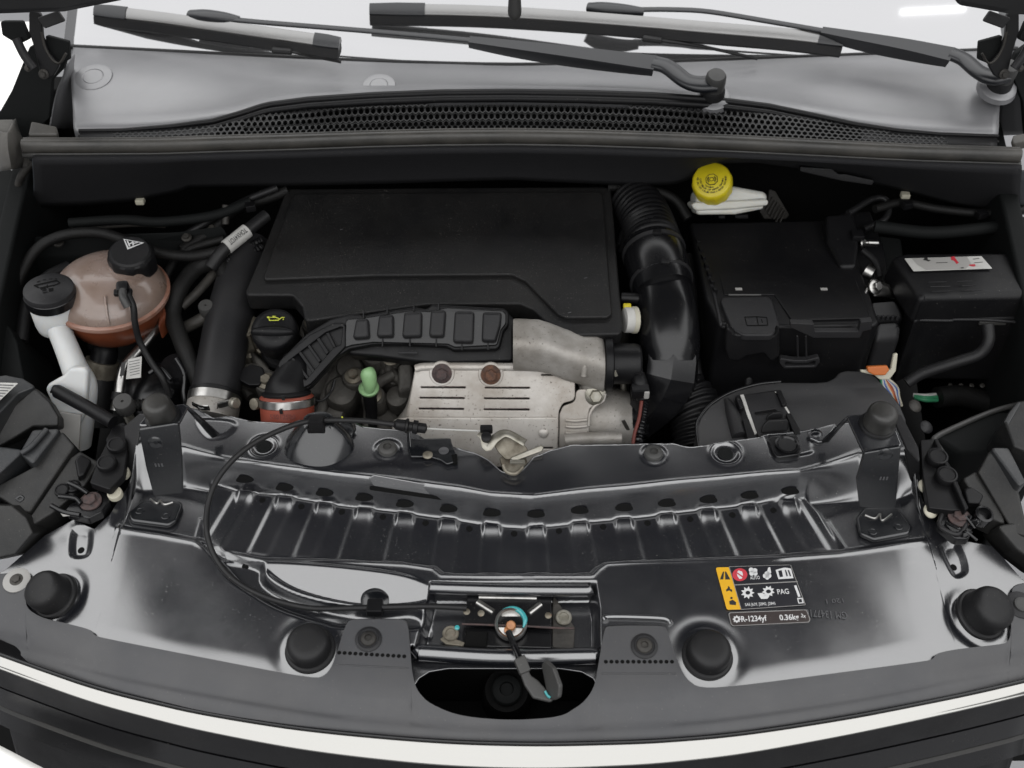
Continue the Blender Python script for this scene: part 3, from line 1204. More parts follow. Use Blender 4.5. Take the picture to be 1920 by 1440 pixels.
rimp = [V((float(xx[i]), float(yr_[i]) - .0006, float(Z[-1, i]) - .0005)) for i in range(NX) if U(262, 800, pl=PSH).x < xx[i] < U(1700, 815, pl=PSH).x]
tube('rear_edge', rimp[::3], .0013, 'paint', slam, n=6, res=1)
# black plates imitate the shade inside rib openings and the drain holes between
for i, (a, b) in enumerate(RIBR):
    p = on(a, b - 1)
    n = V((0, -.80, .60))
    pl = PL(p + n * .0045, n)
    r = .0118
    pts = [pl.to3(r * math.cos(t), r * .62 * math.sin(t) * (1 if math.sin(t) > 0 else .45)) for t in [2 * math.pi * k / 20 for k in range(20)]]
    slab('rib_shade_patch', pts, pl, .003, 'black', slam, px=False, r=0, bev=.0006)
HOLES = [(492, 937), (565, 949), (641, 959), (718, 969), (798, 980), (880, 991), (964, 1000), (1048, 995), (1131, 987), (1214, 980), (1294, 973), (1373, 965), (1450, 956)]
for a, b in HOLES:
    p = on(a, b)
    bolt('drain_shade_disc', p + V((0, -.001, .0004)), V((0, -.25, 1)), .0042, 'black', slam, 'ring', .0015)
for a, b in ((460, 1063), (1788, 1064), (152, 1032)):
    bolt('hole_shade_disc', on(a, b, .0004), slam_n(on(a, b)), .0045, 'black', slam, 'ring', .0012)  # black disc in place of a shaded hole
for a, b in ((727, 843), (1225, 852)):
    bolt('panel_clip', on(a, b, .001), (0, -.1, 1), .013, 'rubber_grey', slam, 'torx', .016)
for a, b in ((495, 838), (1360, 852)):
    bolt('locating_hole', on(a, b, .0012), (0, -.1, 1), .0105, 'soot', slam, 'ring', .004)
# stepped stiffening slot on the light wall
pw = PL(on(790, 905), (0, -.86, .5)).off(.0015)
slab('wall_bead', [(690, 897), (702, 890), (880, 922), (893, 936), (888, 944), (700, 912)], pw, .003, 'paint', slam, r=.004, bev=.0012)
slab('wall_slot', [(692, 912), (700, 912), (888, 940), (890, 946), (884, 946), (694, 919)], pw.off(.0012), .002, 'black', slam, r=.002, bev=.0004)
# locating pad with oval dimple beside the air box
pq = PSH.off(.002)
slab('locating_pad', [(1440, 817), (1494, 812), (1503, 842), (1500, 852), (1458, 858), (1450, 848)], pq.off(.004), .008, 'plastic_gloss', slam, r=.006, bev=.002)
c = U(1476, 834, pl=pq.off(.005))
lathe('oval_dimple', [(.016, 0), (.0165, .0018), (.014, .0022), (.012, .0004), (.001, .0004)], c, (0, 0, 1), 'plastic_gloss', slam, n=32)
# side stiffeners beside the supports
slab('side_stiffener', [(232, 800), (260, 776), (276, 776), (262, 802), (250, 880), (240, 900)], PL(U(250, 830, pl=PSH), (-.5, -.7, .5)), .004, 'lid_grey', slam, r=.003)
slab('side_stiffener', [(1672, 778), (1690, 776), (1722, 838), (1726, 868), (1700, 842)], PZ(.955), .004, 'plastic_grey', slam, r=.003)
slab('side_wall', [(1696, 842), (1724, 846), (1726, 930), (1708, 900)], PL(U(1712, 870, pl=PSH), (.2, -.9, .3)), .004, 'plastic', slam, r=.002)
# cone shaped mount carrying the cable clip
cc = on(596, 846)
pts = []
lv = [(0, 1.0), (.010, .93), (.022, .72), (.034, .47), (.038, .43)]
rx, ry = .049, .036
loops = []
for h, s in lv:
    loops.append([V((cc.x + .002 * h / .04 + rx * s * (1 + .02 * math.cos(5 * t)) * math.cos(t), cc.y + .008 + .018 * h / .04 + ry * s * (1 + .02 * math.cos(5 * t)) * math.sin(t), cc.z - .002 + h)) for t in [2 * math.pi * k / 40 for k in range(40)]])
loft('mounting_cone', loops, 'paint_clean', slam, ang=60)
sheet('cone_fin', [UZ([(640, 786, .915), (664, 790, .905), (668, 806, .895)]), UZ([(620, 800, .925), (640, 832, .895), (652, 836, .892)])], 'paint_clean', slam, thick=.004)

# faint stamped number beside the stickers (reads upside down)
na = PF.n
text('stamped_number', 'GM 13477109', U(1587, 1148, pl=PF.off(.001)), U(1502, 1142, pl=PF.off(.001)), na, 'ink_faint', slam, h=.010, th=.0006)
text('stamped_number', '120 1', U(1580, 1122, pl=PF.off(.001)), U(1548, 1124, pl=PF.off(.001)), na, 'ink_faint', slam, h=.006, th=.0006)

# ------------------------------------------------------------------ front plastic cover
cover = empty('radiator_cover', (0, .02, .80), 'matt grey plastic cover strip along the front edge', 'cover strip')
CT = [(-60, 1046), (0, 1058), (24, 1044), (36, 1050), (40, 1070), (41, 1090), (42, 1126), (74, 1148), (120, 1162), (171, 1178), (175, 1186), (184, 1192), (400, 1234), (590, 1270), (612, 1262), (626, 1240),
      (648, 1166), (660, 1157), (755, 1157), (765, 1165), (769, 1210), (772, 1255), (780, 1290), (806, 1316), (870, 1336), (960, 1342), (1050, 1337), (1092, 1316), (1114, 1288), (1121, 1250), (1133, 1176), (1140, 1169),
      (1240, 1169), (1250, 1174), (1267, 1228), (1284, 1268), (1312, 1288), (1400, 1281), (1735, 1236), (1752, 1231), (1758, 1219), (1874, 1196), (1896, 1190), (1903, 1176), (1904, 1130), (1905, 1100), (1907, 1082), (1922, 1074), (1980, 1066)]
# resample the outline densely, keep near vertical flanks
for _ in range(2):
    q_ = [CT[0]]
    for (a, b), (c, d) in zip(CT[:-1], CT[1:]):
        q_ += [(a * .78 + c * .22, b * .78 + d * .22), (a * .22 + c * .78, b * .22 + d * .78)]
    CT = q_ + [CT[-1]]
samp = []
for (a, b), (c, d) in zip(CT[:-1], CT[1:]):
    n = max(1, int(math.hypot(c - a, d - b) / 6))
    for k in range(n):
        samp.append((a + (c - a) * k / n, b + (d - b) * k / n))
samp.append(CT[-1])
# the lower end follows monotonically
fx = np.array([p[0] for p in FRONT], float)
fy = np.array([p[1] for p in FRONT], float)
PC = PF.off(.0055)
lowx = np.array([p[0] for p in samp])
lowx = np.maximum.accumulate(lowx)
N_ = len(lowx)
for k in range(1, N_):
    if lowx[k] <= lowx[k - 1]:
        lowx[k] = lowx[k - 1] + .05
colsP = []
for (a, b), lx_ in zip(samp, lowx):
    top3 = U(a, b, pl=PC)
    lo3 = U(lx_, float(np.interp(lx_, fx, fy)), pl=PC)
    col_ = []
    for t in (0, .02, .1, .25, .42, .58, .64, .68, .72, .75, .78, .81, .84, .88, .92, .95, .985, 1.0):
        # measured from the front edge so that creases stay parallel to it
        p = top3.lerp(lo3, t)
        e = abs(p.y - lo3.y)
        z = ZF0 + ZFS * p.y + .0055 - .022 * float(sst(.50, .70, abs(p.x)))
        z -= .010 * float(sst(.075, .0, e))
        if e < .040:
            z -= .0025 * float(sst(.040, .034, e))
        if .016 < e < .030:
            z -= .0014 * math.sin((e - .016) / .014 * math.pi)
        if e < .014:
            z -= .006 * (1 - e / .014) ** 2
        if t == 0:
            z -= .003
        p = V((p.x, p.y, z))
        col_.append(p)
    colsP.append(col_)
rowsP = [[c[i] for c in colsP] for i in range(len(colsP[0]))]
# drop of the front lip
rowsP.append([c[-1] + V((0, -.002, -.012)) for c in colsP])
sheet('cover_skin', rowsP, 'cover', cover, thick=.003, res=(1, 1), ang=40)


def cov(px, py, up=0):
    p = U(px, py, pl=PC)
    for _ in range(3):
        e = max(0, p.y - float(y_front(np.array([p.x]))[0]))
        z = ZF0 + ZFS * p.y + .0055 - .022 * float(sst(.50, .70, abs(p.x))) - .010 * float(sst(.075, .0, e))
        p = U(px, py, z=z)
    return p + V((0, 0, up))


for a, b, k, m_ in ((691, 1199, 'torx', 'dirt_metal'), (1208, 1212, 'torx', 'dirt_metal')):
    lathe('screw_washer', [(.0165, -.001), (.0165, .001), (.013, .0022), (.012, .0012), (.001, .0012)], cov(a, b, .0005), PF.n, 'plastic_grey', cover, n=28)
    bolt('screw', cov(a, b, .001), PF.n, .010, m_, cover, k, .010)
lathe('screw_washer', [(.0175, -.001), (.0175, .001), (.015, .002), (.001, .002)], cov(32, 1089, .001), PF.n, 'paper_grey', cover, n=28)
bolt('screw', cov(32, 1089, .002), PF.n, .009, 'dirt_metal', cover, 'hex', .006)
lathe('screw_washer', [(.0185, -.001), (.0185, .001), (.016, .0018), (.001, .0018)], cov(1912, 1135, .001), PF.n, 'plastic_grey', cover, n=28)
bolt('screw', cov(1914, 1136, .002), PF.n, .010, 'rubber_grey', cover, 'cap', .005)
# perforated tear lines on the two tabs
for (a0, b0, a1, b1, n) in ((636, 1224, 758, 1231, 13), (1136, 1241, 1260, 1241, 13)):
    for k in range(n):
        t = k / (n - 1)
        bolt('perforation', cov(a0 + (a1 - a0) * t, b0 + (b1 - b0) * t, .0004), PF.n, .0024, 'black', cover, 'ring', .001)
    tube('crease', [cov(a0 - 8 + (a1 - a0 + 16) * t, b0 + 22 + (b1 - b0) * t, .0) for t in (0, .5, 1)], .0009, 'cover', cover, n=6)
# embossed ridge above the right tab
tube('ridge', [on(1136, 1166, .002), on(1140, 1158, .002), on(1230, 1160, .002), on(1252, 1164, .002), on(1258, 1172, .002)], .004, 'paint', slam, n=8)

# ------------------------------------------------------------------ chrome strip and grille
CH_T = [(-60, 1204), (0, 1230), (168, 1288), (300, 1322), (400, 1343), (550, 1367), (700, 1383), (850, 1394), (1000, 1398), (1130, 1396), (1250, 1391), (1400, 1377), (1600, 1346), (1787, 1310), (1920, 1280), (1980, 1264)]
CH_B = [(-60, 1228), (0, 1255), (171, 1314), (300, 1356), (401, 1386), (550, 1412), (700, 1428), (850, 1438), (1000, 1443), (1130, 1442), (1250, 1438), (1400, 1425), (1599, 1400), (1787, 1352), (1920, 1316), (1980, 1298)]
fg = empty('front_grille', (0, -.06, .66), 'black radiator grille with a chrome strip along its top', 'grille')
CH_T = [tuple(p) for p in cat([V(p) for p in CH_T], 8)]
CH_B = [tuple(p) for p in cat([V(p) for p in CH_B], 8)]
cx_ = list(range(-60, 1985, 20))
yfr = curve_y(FRONT, PF)


def fpt(x, r, dy):
    """pixel on the vertical surface standing dy in front of the cover's front edge"""
    y = 0.03
    for _ in range(6):
        p = U(x, r, y=y)
        y = float(yfr(p.x)) - dy
    return U(x, r, y=y)


rT = [fpt(x, r, .004) for x, r in along(CH_T, cx_)]
outs = []
for i in range(len(rT)):
    t_ = rT[min(i + 1, len(rT) - 1)] - rT[max(i - 1, 0)]
    outs.append(V((t_.y, -t_.x, 0)).normalized())
wch = [.52 + .48 * math.exp(-(p.x / .40) ** 2) for p in rT]
rB = [p + o * (.021 * k) + V((0, 0, -.0148 * k)) for p, o, k in zip(rT, outs, wch)]
mid = [a.lerp(b, .12) + V((0, -.0008, .0008)) for a, b in zip(rT, rB)]
m2 = [a.lerp(b, .55) + V((0, -.0014, .0012)) for a, b in zip(rT, rB)]
m3 = [a.lerp(b, .92) + V((0, -.0008, .0006)) for a, b in zip(rT, rB)]
ch = sheet('chrome_strip', [[a + V((0, .004, -.004)) for a in rT], rT, mid, m2, m3, rB, [a + V((0, .01, -.006)) for a in rB]], 'chrome', fg, thick=.002, res=(2, 2), ang=0)
tube('shadow_gap_bead', [p - o * .002 + V((0, 0, .0012)) for p, o in zip(rT, outs)], .0022, 'plastic_gloss', fg, n=8, res=1)  # black bead drawn in for the shadow gap above the chrome
ch['label'] = 'bright chrome strip above the black bars'


def bar(name, a0, b0, a1, b1, m_):
    """grille bar following the chrome strip: (outwards, down) at its upper and lower edge"""
    r0 = [p + o * a0 + V((0, 0, -b0)) for p, o in zip(rB, outs)]
    r1 = [p + o * a1 + V((0, 0, -b1)) for p, o in zip(rB, outs)]
    return sheet(name, [[p - o * .03 + V((0, 0, -.002)) for p, o in zip(r0, outs)], r0, r1, [p - o * .03 + V((0, 0, -.010)) for p, o in zip(r1, outs)]], m_, fg, thick=.002, res=(2, 1), ang=30)


bar('grille_frame', -.006, .004, -.001, .056, 'plastic')
bar('grille_bar', -.002, .064, .006, .098, 'plastic_gloss')
bar('grille_bar', .004, .106, .007, .112, 'rubber_grey')
bar('grille_bar', .002, .120, .012, .150, 'plastic_gloss')
bar('lower_panel', -.004, .152, .030, .330, 'plastic')
block('grille_back', [(-.70, .13, .78), (.70, .13, .78), (.70, .15, .78), (-.70, .15, .78)], .25, 'black', fg, bev=0)
# rounded rear lip of the opening under the latch
slab('opening_lip', [(764, 1224), (1126, 1224), (1126, 1300), (1112, 1272), (1090, 1260), (1050, 1254), (840, 1254), (805, 1260), (786, 1272), (768, 1300)], PF.off(-.0285), .004, 'paint', slam, r=.004, bev=.001)
block('well_shade_floor', [(-.16, -.02, .66), (.16, -.02, .66), (.16, .14, .66), (-.16, .14, .66)], .01, 'black', slam, bev=0)  # deep shade of the latch opening put into black box faces
for sx0 in (-1, 1):
    block('well_shade_side', [(sx0 * .128, .03, .80), (sx0 * .134, .03, .80), (sx0 * .134, .10, .80), (sx0 * .128, .10, .80)], .13, 'black', slam, bev=0)

# ================================================================== SLAM FITTINGS
def stop(px, py, r, h, lean, label, dome=.5, m_='rubber', dpx=0, base=None):
    """rubber hood buffer; base centre on the panel under the pixel"""
    p = base if base is not None else on(px, py)
    ax = V(lean).normalized()
    o = empty('rubber_buffer', p, label, 'rubber buffer', 'rubber hood buffers')
    prof = [(r * 1.02, -.006), (r * 1.02, 0), (r, .002), (r * .98, h * .62), (r * .95, h * .78), (r * .87, h * .90), (r * .74, h * .97), (r * .5, h * .995), (.001, h)]
    lathe('dome', prof, p, ax, m_, o, n=40, ang=70)
    lathe('collar', [(r * 1.14, -.004), (r * 1.16, .0015), (r * 1.10, .0035), (r * 1.01, .004)], p, ax, 'rubber', o, n=40)
    return o


stop(108, 1112, .0262, .034, (-.32, -.25, 1), 'rubber buffer next to the pale washer at the end of the cover strip', base=on(104, 1118))
stop(582, 1218, .0270, .026, (-.05, -.12, 1), 'squat rubber buffer on the crossmember between cable groove and cover tab')
stop(1326, 1230, .0272, .026, (.05, -.12, 1), 'squat rubber buffer on the crossmember below the warning sticker')
stop(1838, 1152, .0290, .036, (.30, -.25, 1), 'rubber buffer in the corner of the crossmember beside a black push pin')


# ------------------------------------------------------------------ hood support brackets
def support(name, q, label, stoplabel):
    """q: dict of pixel outlines"""
    b = empty(name, on(*q['foot_c']), label, 'bracket', 'hood buffer brackets')
    pt = PL(U(*q['top'][2], z=q['z']), (0, -.10, 1))
    slab('top_plate', q['top'], pt, .006, 'paint', b, r=.003, bev=.0022, bres=3)
    yl = U(*q['leg'][0], z=q['z']).y
    plg = PL(U(*q['leg'][0], z=q['z']) + V((0, -.0035, 0)), (0, -1, .10))
    slab('front_leg', q['leg'], plg, .006, 'paint_clean', b, r=.004, bev=.0022, bres=3)
    c = U(*q['dimple'], pl=plg)
    lathe('dimple', [(.010, 0), (.008, .0012), (.005, .0004), (.001, -.0004)], c, plg.n, 'paint_clean', b, n=24)
    for k, dx in enumerate((-6, 0, 6)):
        box('stamped_mark', U(q['mark'][0] + dx, q['mark'][1], pl=plg.off(.0002)), (.0022, .0008, .006), 'ink_faint', b, bev=.0002)
    # back brace folding down to the shelf
    A, B, C, D = [U(a, c_, z=z) for a, c_, z in q['brace']]
    sheet('back_brace', [[A, B], [D, C]], 'paint_clean', b, thick=.003, res=(1, 1))
    # foot plate
    pf = PL(on(*q['foot_c']) + V((0, 0, .008)), (0, .03, 1))
    slab('foot_plate', q['foot'], pf, .008, 'paint_clean', b, r=.010, bev=.0035, bres=3)
    tube('weld_bead', [U(a, c_, pl=pf.off(.001)) for a, c_ in q['weld']], .0016, 'steel', b, n=6)
    for a, c_ in q['bolts']:
        bolt('rivet', U(a, c_, pl=pf.off(.0004)), pf.n, .006, 'paint_clean', b, 'ring', .003)
    s = stop(0, 0, q['sr'], .032, q['lean'], stoplabel, m_='rubber_dusty', base=U(*q['stop'], pl=pt))
    return b


support('support_bracket', dict(z=.997, top=[(258, 798), (282, 766), (344, 756), (352, 762), (337, 790), (330, 798)],
        leg=[(259, 806), (335, 794), (341, 860), (343, 926), (288, 932), (274, 880)], dimple=(292, 830), mark=(298, 872),
        brace=[(344, 757, .996), (352, 760, .996), (412, 812, .900), (398, 818, .898)],
        foot=[(238, 960), (268, 938), (345, 938), (330, 975), (316, 985), (244, 976)], foot_c=(290, 968), weld=[(282, 936), (294, 944), (300, 938), (308, 946), (324, 942)],
        bolts=[(262, 957), (311, 967)], stop=(305, 782), sr=.0192, lean=(-.08, -.10, 1)), 'black steel bracket with rubber buffer beside the red hose',
        'dusty rubber buffer on top of the bracket near the red hose')
support('support_bracket', dict(z=.985, top=[(1620, 848), (1588, 780), (1594, 777), (1668, 773), (1691, 832), (1688, 838)],
        leg=[(1620, 850), (1690, 838), (1684, 900), (1680, 956), (1612, 952), (1606, 900)], dimple=(1660, 852), mark=(1657, 897),
        brace=[(1588, 780, .984), (1594, 778, .984), (1552, 826, .90), (1540, 826, .90)],
        foot=[(1612, 1000), (1606, 968), (1620, 950), (1684, 950), (1712, 988), (1706, 1000), (1640, 1012)], foot_c=(1655, 985), weld=[(1622, 966), (1640, 972), (1650, 964), (1654, 976), (1672, 964)],
        bolts=[(1636, 996), (1684, 987)], stop=(1645, 798), sr=.0200, lean=(.06, -.10, 1)), 'black steel bracket with rubber buffer beside the air box',
        'dusty rubber buffer on top of the bracket near the air box')

# ------------------------------------------------------------------ hood release cable
cab = empty('release_cable', on(560, 1140), 'black hood release cable looping over the ribbed crossmember', 'cable')
path = [(792, 803, .917), (740, 796, .922), (680, 789, .928), (610, 788, .934), (560, 794, .935), (500, 818, .932), (450, 850, .926), (410, 895, .912), (390, 945, .895), (388, 1000, .880), (405, 1048, .862), (440, 1088, .846),
        (500, 1120, .838), (580, 1140, .834), (660, 1140, .836), (740, 1138, .838), (810, 1137, .832), (874, 1140, .826)]
tube('sheath', UZ(path), .0038, 'rubber', cab, n=12, res=6)
tube('inner_wire', UZ([(790, 803, .917), (850, 806, .914), (902, 808, .912)]), .0011, 'wire_white', cab, n=6, smooth=False)
e0, e1 = U(738, 795, z=.922), U(795, 803, z=.917)
lathe('cable_end', [(.004, 0), (.0075, .004), (.0085, .016), (.0105, .017), (.0105, .020), (.0065, .021), (.0065, .026), (.0095, .027), (.0095, .033), (.007, .034), (.007, .044), (.003, .046)], e0, e1 - e0, 'plastic', cab, n=20)
lathe('yellow_mark', [(.0041, 0), (.0041, .0022)], U(640, 786, z=.9315), V((1, .06, -.1)), 'yellow_ink', cab, n=12)
box('cable_clip', U(594, 792, z=.936), (.020, .014, .016), 'plastic', cab, bev=.002)
box('cable_clip', U(594, 800, z=.924), (.024, .018, .010), 'plastic', cab, bev=.002)
box('cable_clip', U(703, 1139, z=.836), (.020, .020, .012), 'plastic', cab, bev=.002)
lathe('clip_boss', [(.019, 0), (.018, .006), (.011, .011), (.001, .012)], on(703, 1124, -.004), PF.n, 'paint_clean', cab, n=28)

# carrier plate holding the cable end
cp = empty('cable_carrier', on(800, 835), 'small black stamped plate carrying the release cable end', 'bracket plate')
pcp = PSH.off(.006)
slab('plate', [(762, 830), (770, 822), (845, 821), (848, 832), (858, 856), (852, 866), (838, 870), (826, 862), (806, 856), (770, 856)], pcp, .003, 'paint_clean', cp, r=.003)
slab('upright', [(762, 800), (766, 800), (770, 852), (764, 856)], PL(U(766, 830, pl=pcp), (-.9, -.3, .2)), .002, 'paint_clean', cp, r=.001)
slab('hook', [(846, 852), (857, 850), (858, 866), (850, 868)], pcp.off(.001), .006, 'black', cp, r=.001)
bolt('rivet', U(802, 853, pl=pcp), (0, 0, 1), .007, 'zinc_dirty', cp, 'rivet')
bolt('emblem', U(832, 845, pl=pcp.off(.0005)), (0, 0, 1), .007, 'ink_faint', cp, 'ring', .002)

# ------------------------------------------------------------------ safety catch at the rear notch
sc_ = empty('secondary_catch', U(960, 860, z=.89), 'greasy zinc safety catch lever in the notch behind the crossmember', 'latch')
tube('lever', UZ([(900, 812, .912), (908, 818, .912), (914, 838, .905), (928, 822, .912), (950, 812, .912), (985, 830, .905)]), .0022, 'zinc', sc_, n=8, flat=(1, 3.0))
slab('sector', [(924, 832), (945, 816), (975, 824), (990, 842), (984, 860), (948, 862), (936, 850)], PY(.395, .905, 35), .003, 'zinc_dirty', sc_, r=.004)
slab('pawl', [(956, 858), (1014, 834), (1020, 838), (1016, 846), (962, 866)], PY(.392, .911, 30), .005, 'zinc', sc_, r=.003)
slab('housing', [(936, 858), (958, 846), (984, 852), (990, 868), (976, 884), (958, 890), (942, 880)], PY(.388, .885, 30), .006, 'zinc_dirty', sc_, r=.004)
box('pin', U(970, 866, z=.905), (.020, .006, .004), 'zinc', sc_, bev=.001)
tube('hook_spring', UZ([(944, 872, .90), (950, 884, .897), (966, 888, .897), (980, 876, .90)]), .003, 'zinc_dirty', sc_, n=8)
lathe('cable_nipple', [(.001, 0), (.006, .001), (.007, .006), (.007, .013), (.005, .014)], U(912, 826, z=.905), (0, -.3, 1), 'plastic', sc_, n=16)
box('nipple_head', U(912, 805, z=.917), (.017, .009, .011), 'plastic', sc_, bev=.002)

# ------------------------------------------------------------------ main hood latch in the well
ZW = PF.off(-.026)
la = empty('hood_latch', U(950, 1160, pl=ZW), 'black hood latch plate with copper pin and teal grease', 'latch')
pw_ = ZW.off(.014)
slab('latch_plate', [(877, 1112), (1034, 1112), (1033, 1176), (870, 1170)], pw_, .004, 'plastic_gloss', la, r=.002, bev=.001)
slab('lower_plate', [(868, 1176), (1036, 1178), (1034, 1216), (866, 1212)], pw_.off(-.012), .004, 'plastic_gloss', la, r=.002)
tube('rust_edge', Us([(866, 1170), (930, 1172), (985, 1174), (1034, 1177), (1076, 1178)], pl=pw_.off(.001)), .0014, 'rust_dark', la, n=6)
for q in ([(898, 1118), (1006, 1120)], [(895, 1128), (925, 1147)], [(1014, 1132), (992, 1149)]):
    tube('pressed_bead', Us(q, pl=pw_.off(.0008)), .0042, 'steel', la, n=10, smooth=False, flat=(.6, 1))
c = U(958, 1170, pl=pw_.off(.002))
lathe('pin_collar', [(.0205, -.006), (.0205, .004), (.0185, .006), (.0165, .004), (.0160, -.004), (.001, -.004)], c, (0, -.35, 1), 'steel', la, n=36)
tube('grease_smear', [c + V((.0178 * math.cos(t), .0178 * math.sin(t), .0065 + .002 * math.sin(t))) for t in [math.radians(a) for a in (-30, 0, 25, 55, 85, 115, 140)]], [.001, .003, .0035, .0036, .003, .002, .001], 'grease', la, n=8)
lathe('copper_pin', [(.0062, -.004), (.0062, .007), (.005, .009), (.001, .0095)], c + V((.0, -.003, 0)), (0, -.5, 1), 'copper', la, n=24)
lathe('copper_rivet', [(.0042, -.002), (.0042, .003), (.001, .004)], U(951, 1182, pl=pw_), (0, -.3, 1), 'copper', la, n=16)
bolt('bolt', U(845, 1188, pl=pw_.off(-.006)), PF.n, .0105, 'zinc_dirty', la, 'ring', .012)
bolt('bolt', U(1057, 1158, pl=pw_.off(-.006)), PF.n, .0105, 'zinc', la, 'ring', .012)
for a, b in ((875, 1147), (902, 1150), (1028, 1154)):
    bolt('rivet', U(a, b, pl=pw_), PF.n, .0045, 'zinc_dirty', la, 'rivet')
slab('side_tab', [(1036, 1112), (1078, 1176), (1076, 1216), (1036, 1214)], pw_.off(-.010), .004, 'dirt_metal', la, r=.003)
slab('square_opening', [(874, 1182), (915, 1184), (912, 1214), (870, 1212)], pw_.off(-.0075), .003, 'black', la, r=.001)
slab('lock_tab', [(824, 1198), (834, 1190), (872, 1204), (868, 1212), (836, 1208)], pw_.off(-.006), .003, 'zinc_dirty', la, r=.002)
lathe('grease_spot', [(.0035, 0), (.003, .0015), (.001, .002)], U(857, 1177, pl=pw_.off(-.004)), PF.n, 'grease', la, n=12)
# transverse tubes pressed in the well
w1 = tube('pressed_tube', Us([(808, 1101), (824, 1102), (960, 1106), (1090, 1107), (1104, 1106)], pl=PF.off(-.004)), .0085, 'paint', la, n=14)
w2 = tube('pressed_tube', Us([(786, 1224), (800, 1224), (940, 1232), (1100, 1230), (1116, 1230)], pl=PF.off(-.010)), .0105, 'paint', la, n=14)
# release lever with finger grip
lv = [(954, 1186, .832), (964, 1210, .842), (974, 1234, .844), (984, 1258, .842)]
tube('lever_rod', UZ(lv), .0042, 'plastic_gloss', la, n=10)
pll = PL(U(988, 1262, z=.846), (.15, -.25, 1))
slab('grip', [(966, 1234), (978, 1228), (996, 1266), (1008, 1274), (1040, 1308), (1034, 1316), (1000, 1308), (984, 1284)], pll, .006, 'rubber_grey', la, r=.005, bev=.002)
slab('grip_collar', [(964, 1236), (984, 1226), (996, 1256), (976, 1264)], pll.off(.003), .008, 'rubber_grey', la, r=.002, bev=.0015)
pfin = PL(U(1030, 1280, z=.848), (-.9, -.35, .35))
slab('finger_paddle', [(1014, 1246), (1022, 1238), (1036, 1252), (1048, 1286), (1046, 1308), (1036, 1314), (1024, 1296)], pfin, .006, 'rubber_grey', la, r=.006, bev=.002)
tube('grease_smear', Us([(1022, 1296), (1027, 1304), (1032, 1308)], pl=pll.off(.002)), .0018, 'grease', la, n=6)
# screw deep in the opening
ds = empty('screw_boss', U(950, 1300, z=.70), 'black screw boss deep in the opening below the latch', 'screw boss')
lathe('boss', [(.034, -.06), (.030, 0), (.028, .008), (.001, .008)], U(950, 1296, z=.72), (0, -.35, 1), 'black', ds, n=32)
bolt('screw', U(950, 1294, z=.731), (0, -.35, 1), .020, 'soot', ds, 'torx', .022)

# ------------------------------------------------------------------ stickers
st = empty('warning_sticker', U(1430, 1140, pl=PF), 'air conditioning sticker with yellow warning column and white icons', 'sticker')
s0 = PF.off(.0016)


def SX(x, y):
    """pixel of the sticker close-up -> photo pixel"""
    return (1330 + x / 6.857, 1050 + y / 6.857)


def sx_(pts):
    return [SX(a, b) for a, b in pts]


slab('backing', sx_([(80, 95), (250, 88), (1040, 62), (1240, 580), (400, 640), (225, 640)]), s0, .0008, 'sticker', st, r=.004, bev=.0002)
s1 = s0.off(.0003)
slab('warning_column', sx_([(80, 95), (250, 92), (408, 634), (225, 640)]), s1, .0004, 'amber', st, r=[.003, .0003, .0003, .003], bev=.0001)
decal('warning_symbols', [sx_(q) for q in ([(135, 252), (175, 150), (190, 150), (180, 250)], [(200, 150), (215, 150), (270, 252), (205, 252)],
      [(212, 385), (238, 362), (240, 335), (262, 350), (268, 372), (295, 385), (290, 415), (262, 392), (240, 396), (222, 408)],
      circ(284, 490, 16, n=10), [(255, 530), (300, 512), (345, 545), (340, 582), (262, 575)])], s1, 'ink', st)
decal('frame_line', [sx_(q) for q in ([(322, 316), (1132, 272), (1136, 284), (326, 328)], [(250, 88), (258, 88), (412, 632), (404, 634)],
      [(405, 634), (1225, 576), (1228, 583), (405, 641)], [(1040, 66), (1047, 64), (1238, 575), (1230, 580)], [(258, 84), (1030, 62), (1030, 67), (258, 90)])], s1, 'sticker_line', st)
cx, cy = 392, 190
decal('prohibition_disc', [sx_(circ(cx, cy, 96, 82, 32))], s1, 'red_ink', st)
decal('prohibition_hand', [sx_(q) for q in ([(350, 165), (375, 135), (420, 150), (432, 190), (420, 240), (385, 245), (360, 205)],)], s1.off(.0003), 'print_white', st)
decal('prohibition_bar', [sx_([(335, 160), (345, 150), (450, 222), (440, 236)])], s1.off(.0006), 'red_ink', st)


def gear(cx_, cy_, ro, ri, n=9, rot=0):
    return [(cx_ + (ro if k % 2 == 0 else ri) * math.cos(rot + math.pi * k / n), cy_ + (ro if k % 2 == 0 else ri) * .92 * math.sin(rot + math.pi * k / n)) for k in range(2 * n)]


icons = [sx_(circ(538, 130, 32, n=14)), sx_(circ(585, 138, 32, n=14)), sx_(circ(545, 172, 32, n=14)), sx_(circ(592, 175, 28, n=14)),
         sx_(circ(716, 205, 30, n=14)), sx_(circ(768, 205, 30, n=14)), sx_(circ(742, 180, 34, n=14)), sx_(circ(744, 228, 26, n=14)), sx_([(735, 180), (755, 100), (780, 92), (795, 160), (775, 190)]),
         sx_([(850, 130), (950, 102), (985, 100), (1050, 112), (1082, 235), (888, 248)]),
         sx_(gear(492, 422, 90, 56)), sx_(gear(758, 405, 84, 54, 9, .2)), sx_([(618, 430), (680, 425), (770, 470), (745, 500), (665, 502), (640, 465)]),
         sx_([(1126, 490), (1195, 486), (1215, 555), (1145, 562)]), sx_([(1088, 330), (1118, 325), (1172, 470), (1142, 476)])]
decal('white_icons', icons, s1, 'print_white', st)
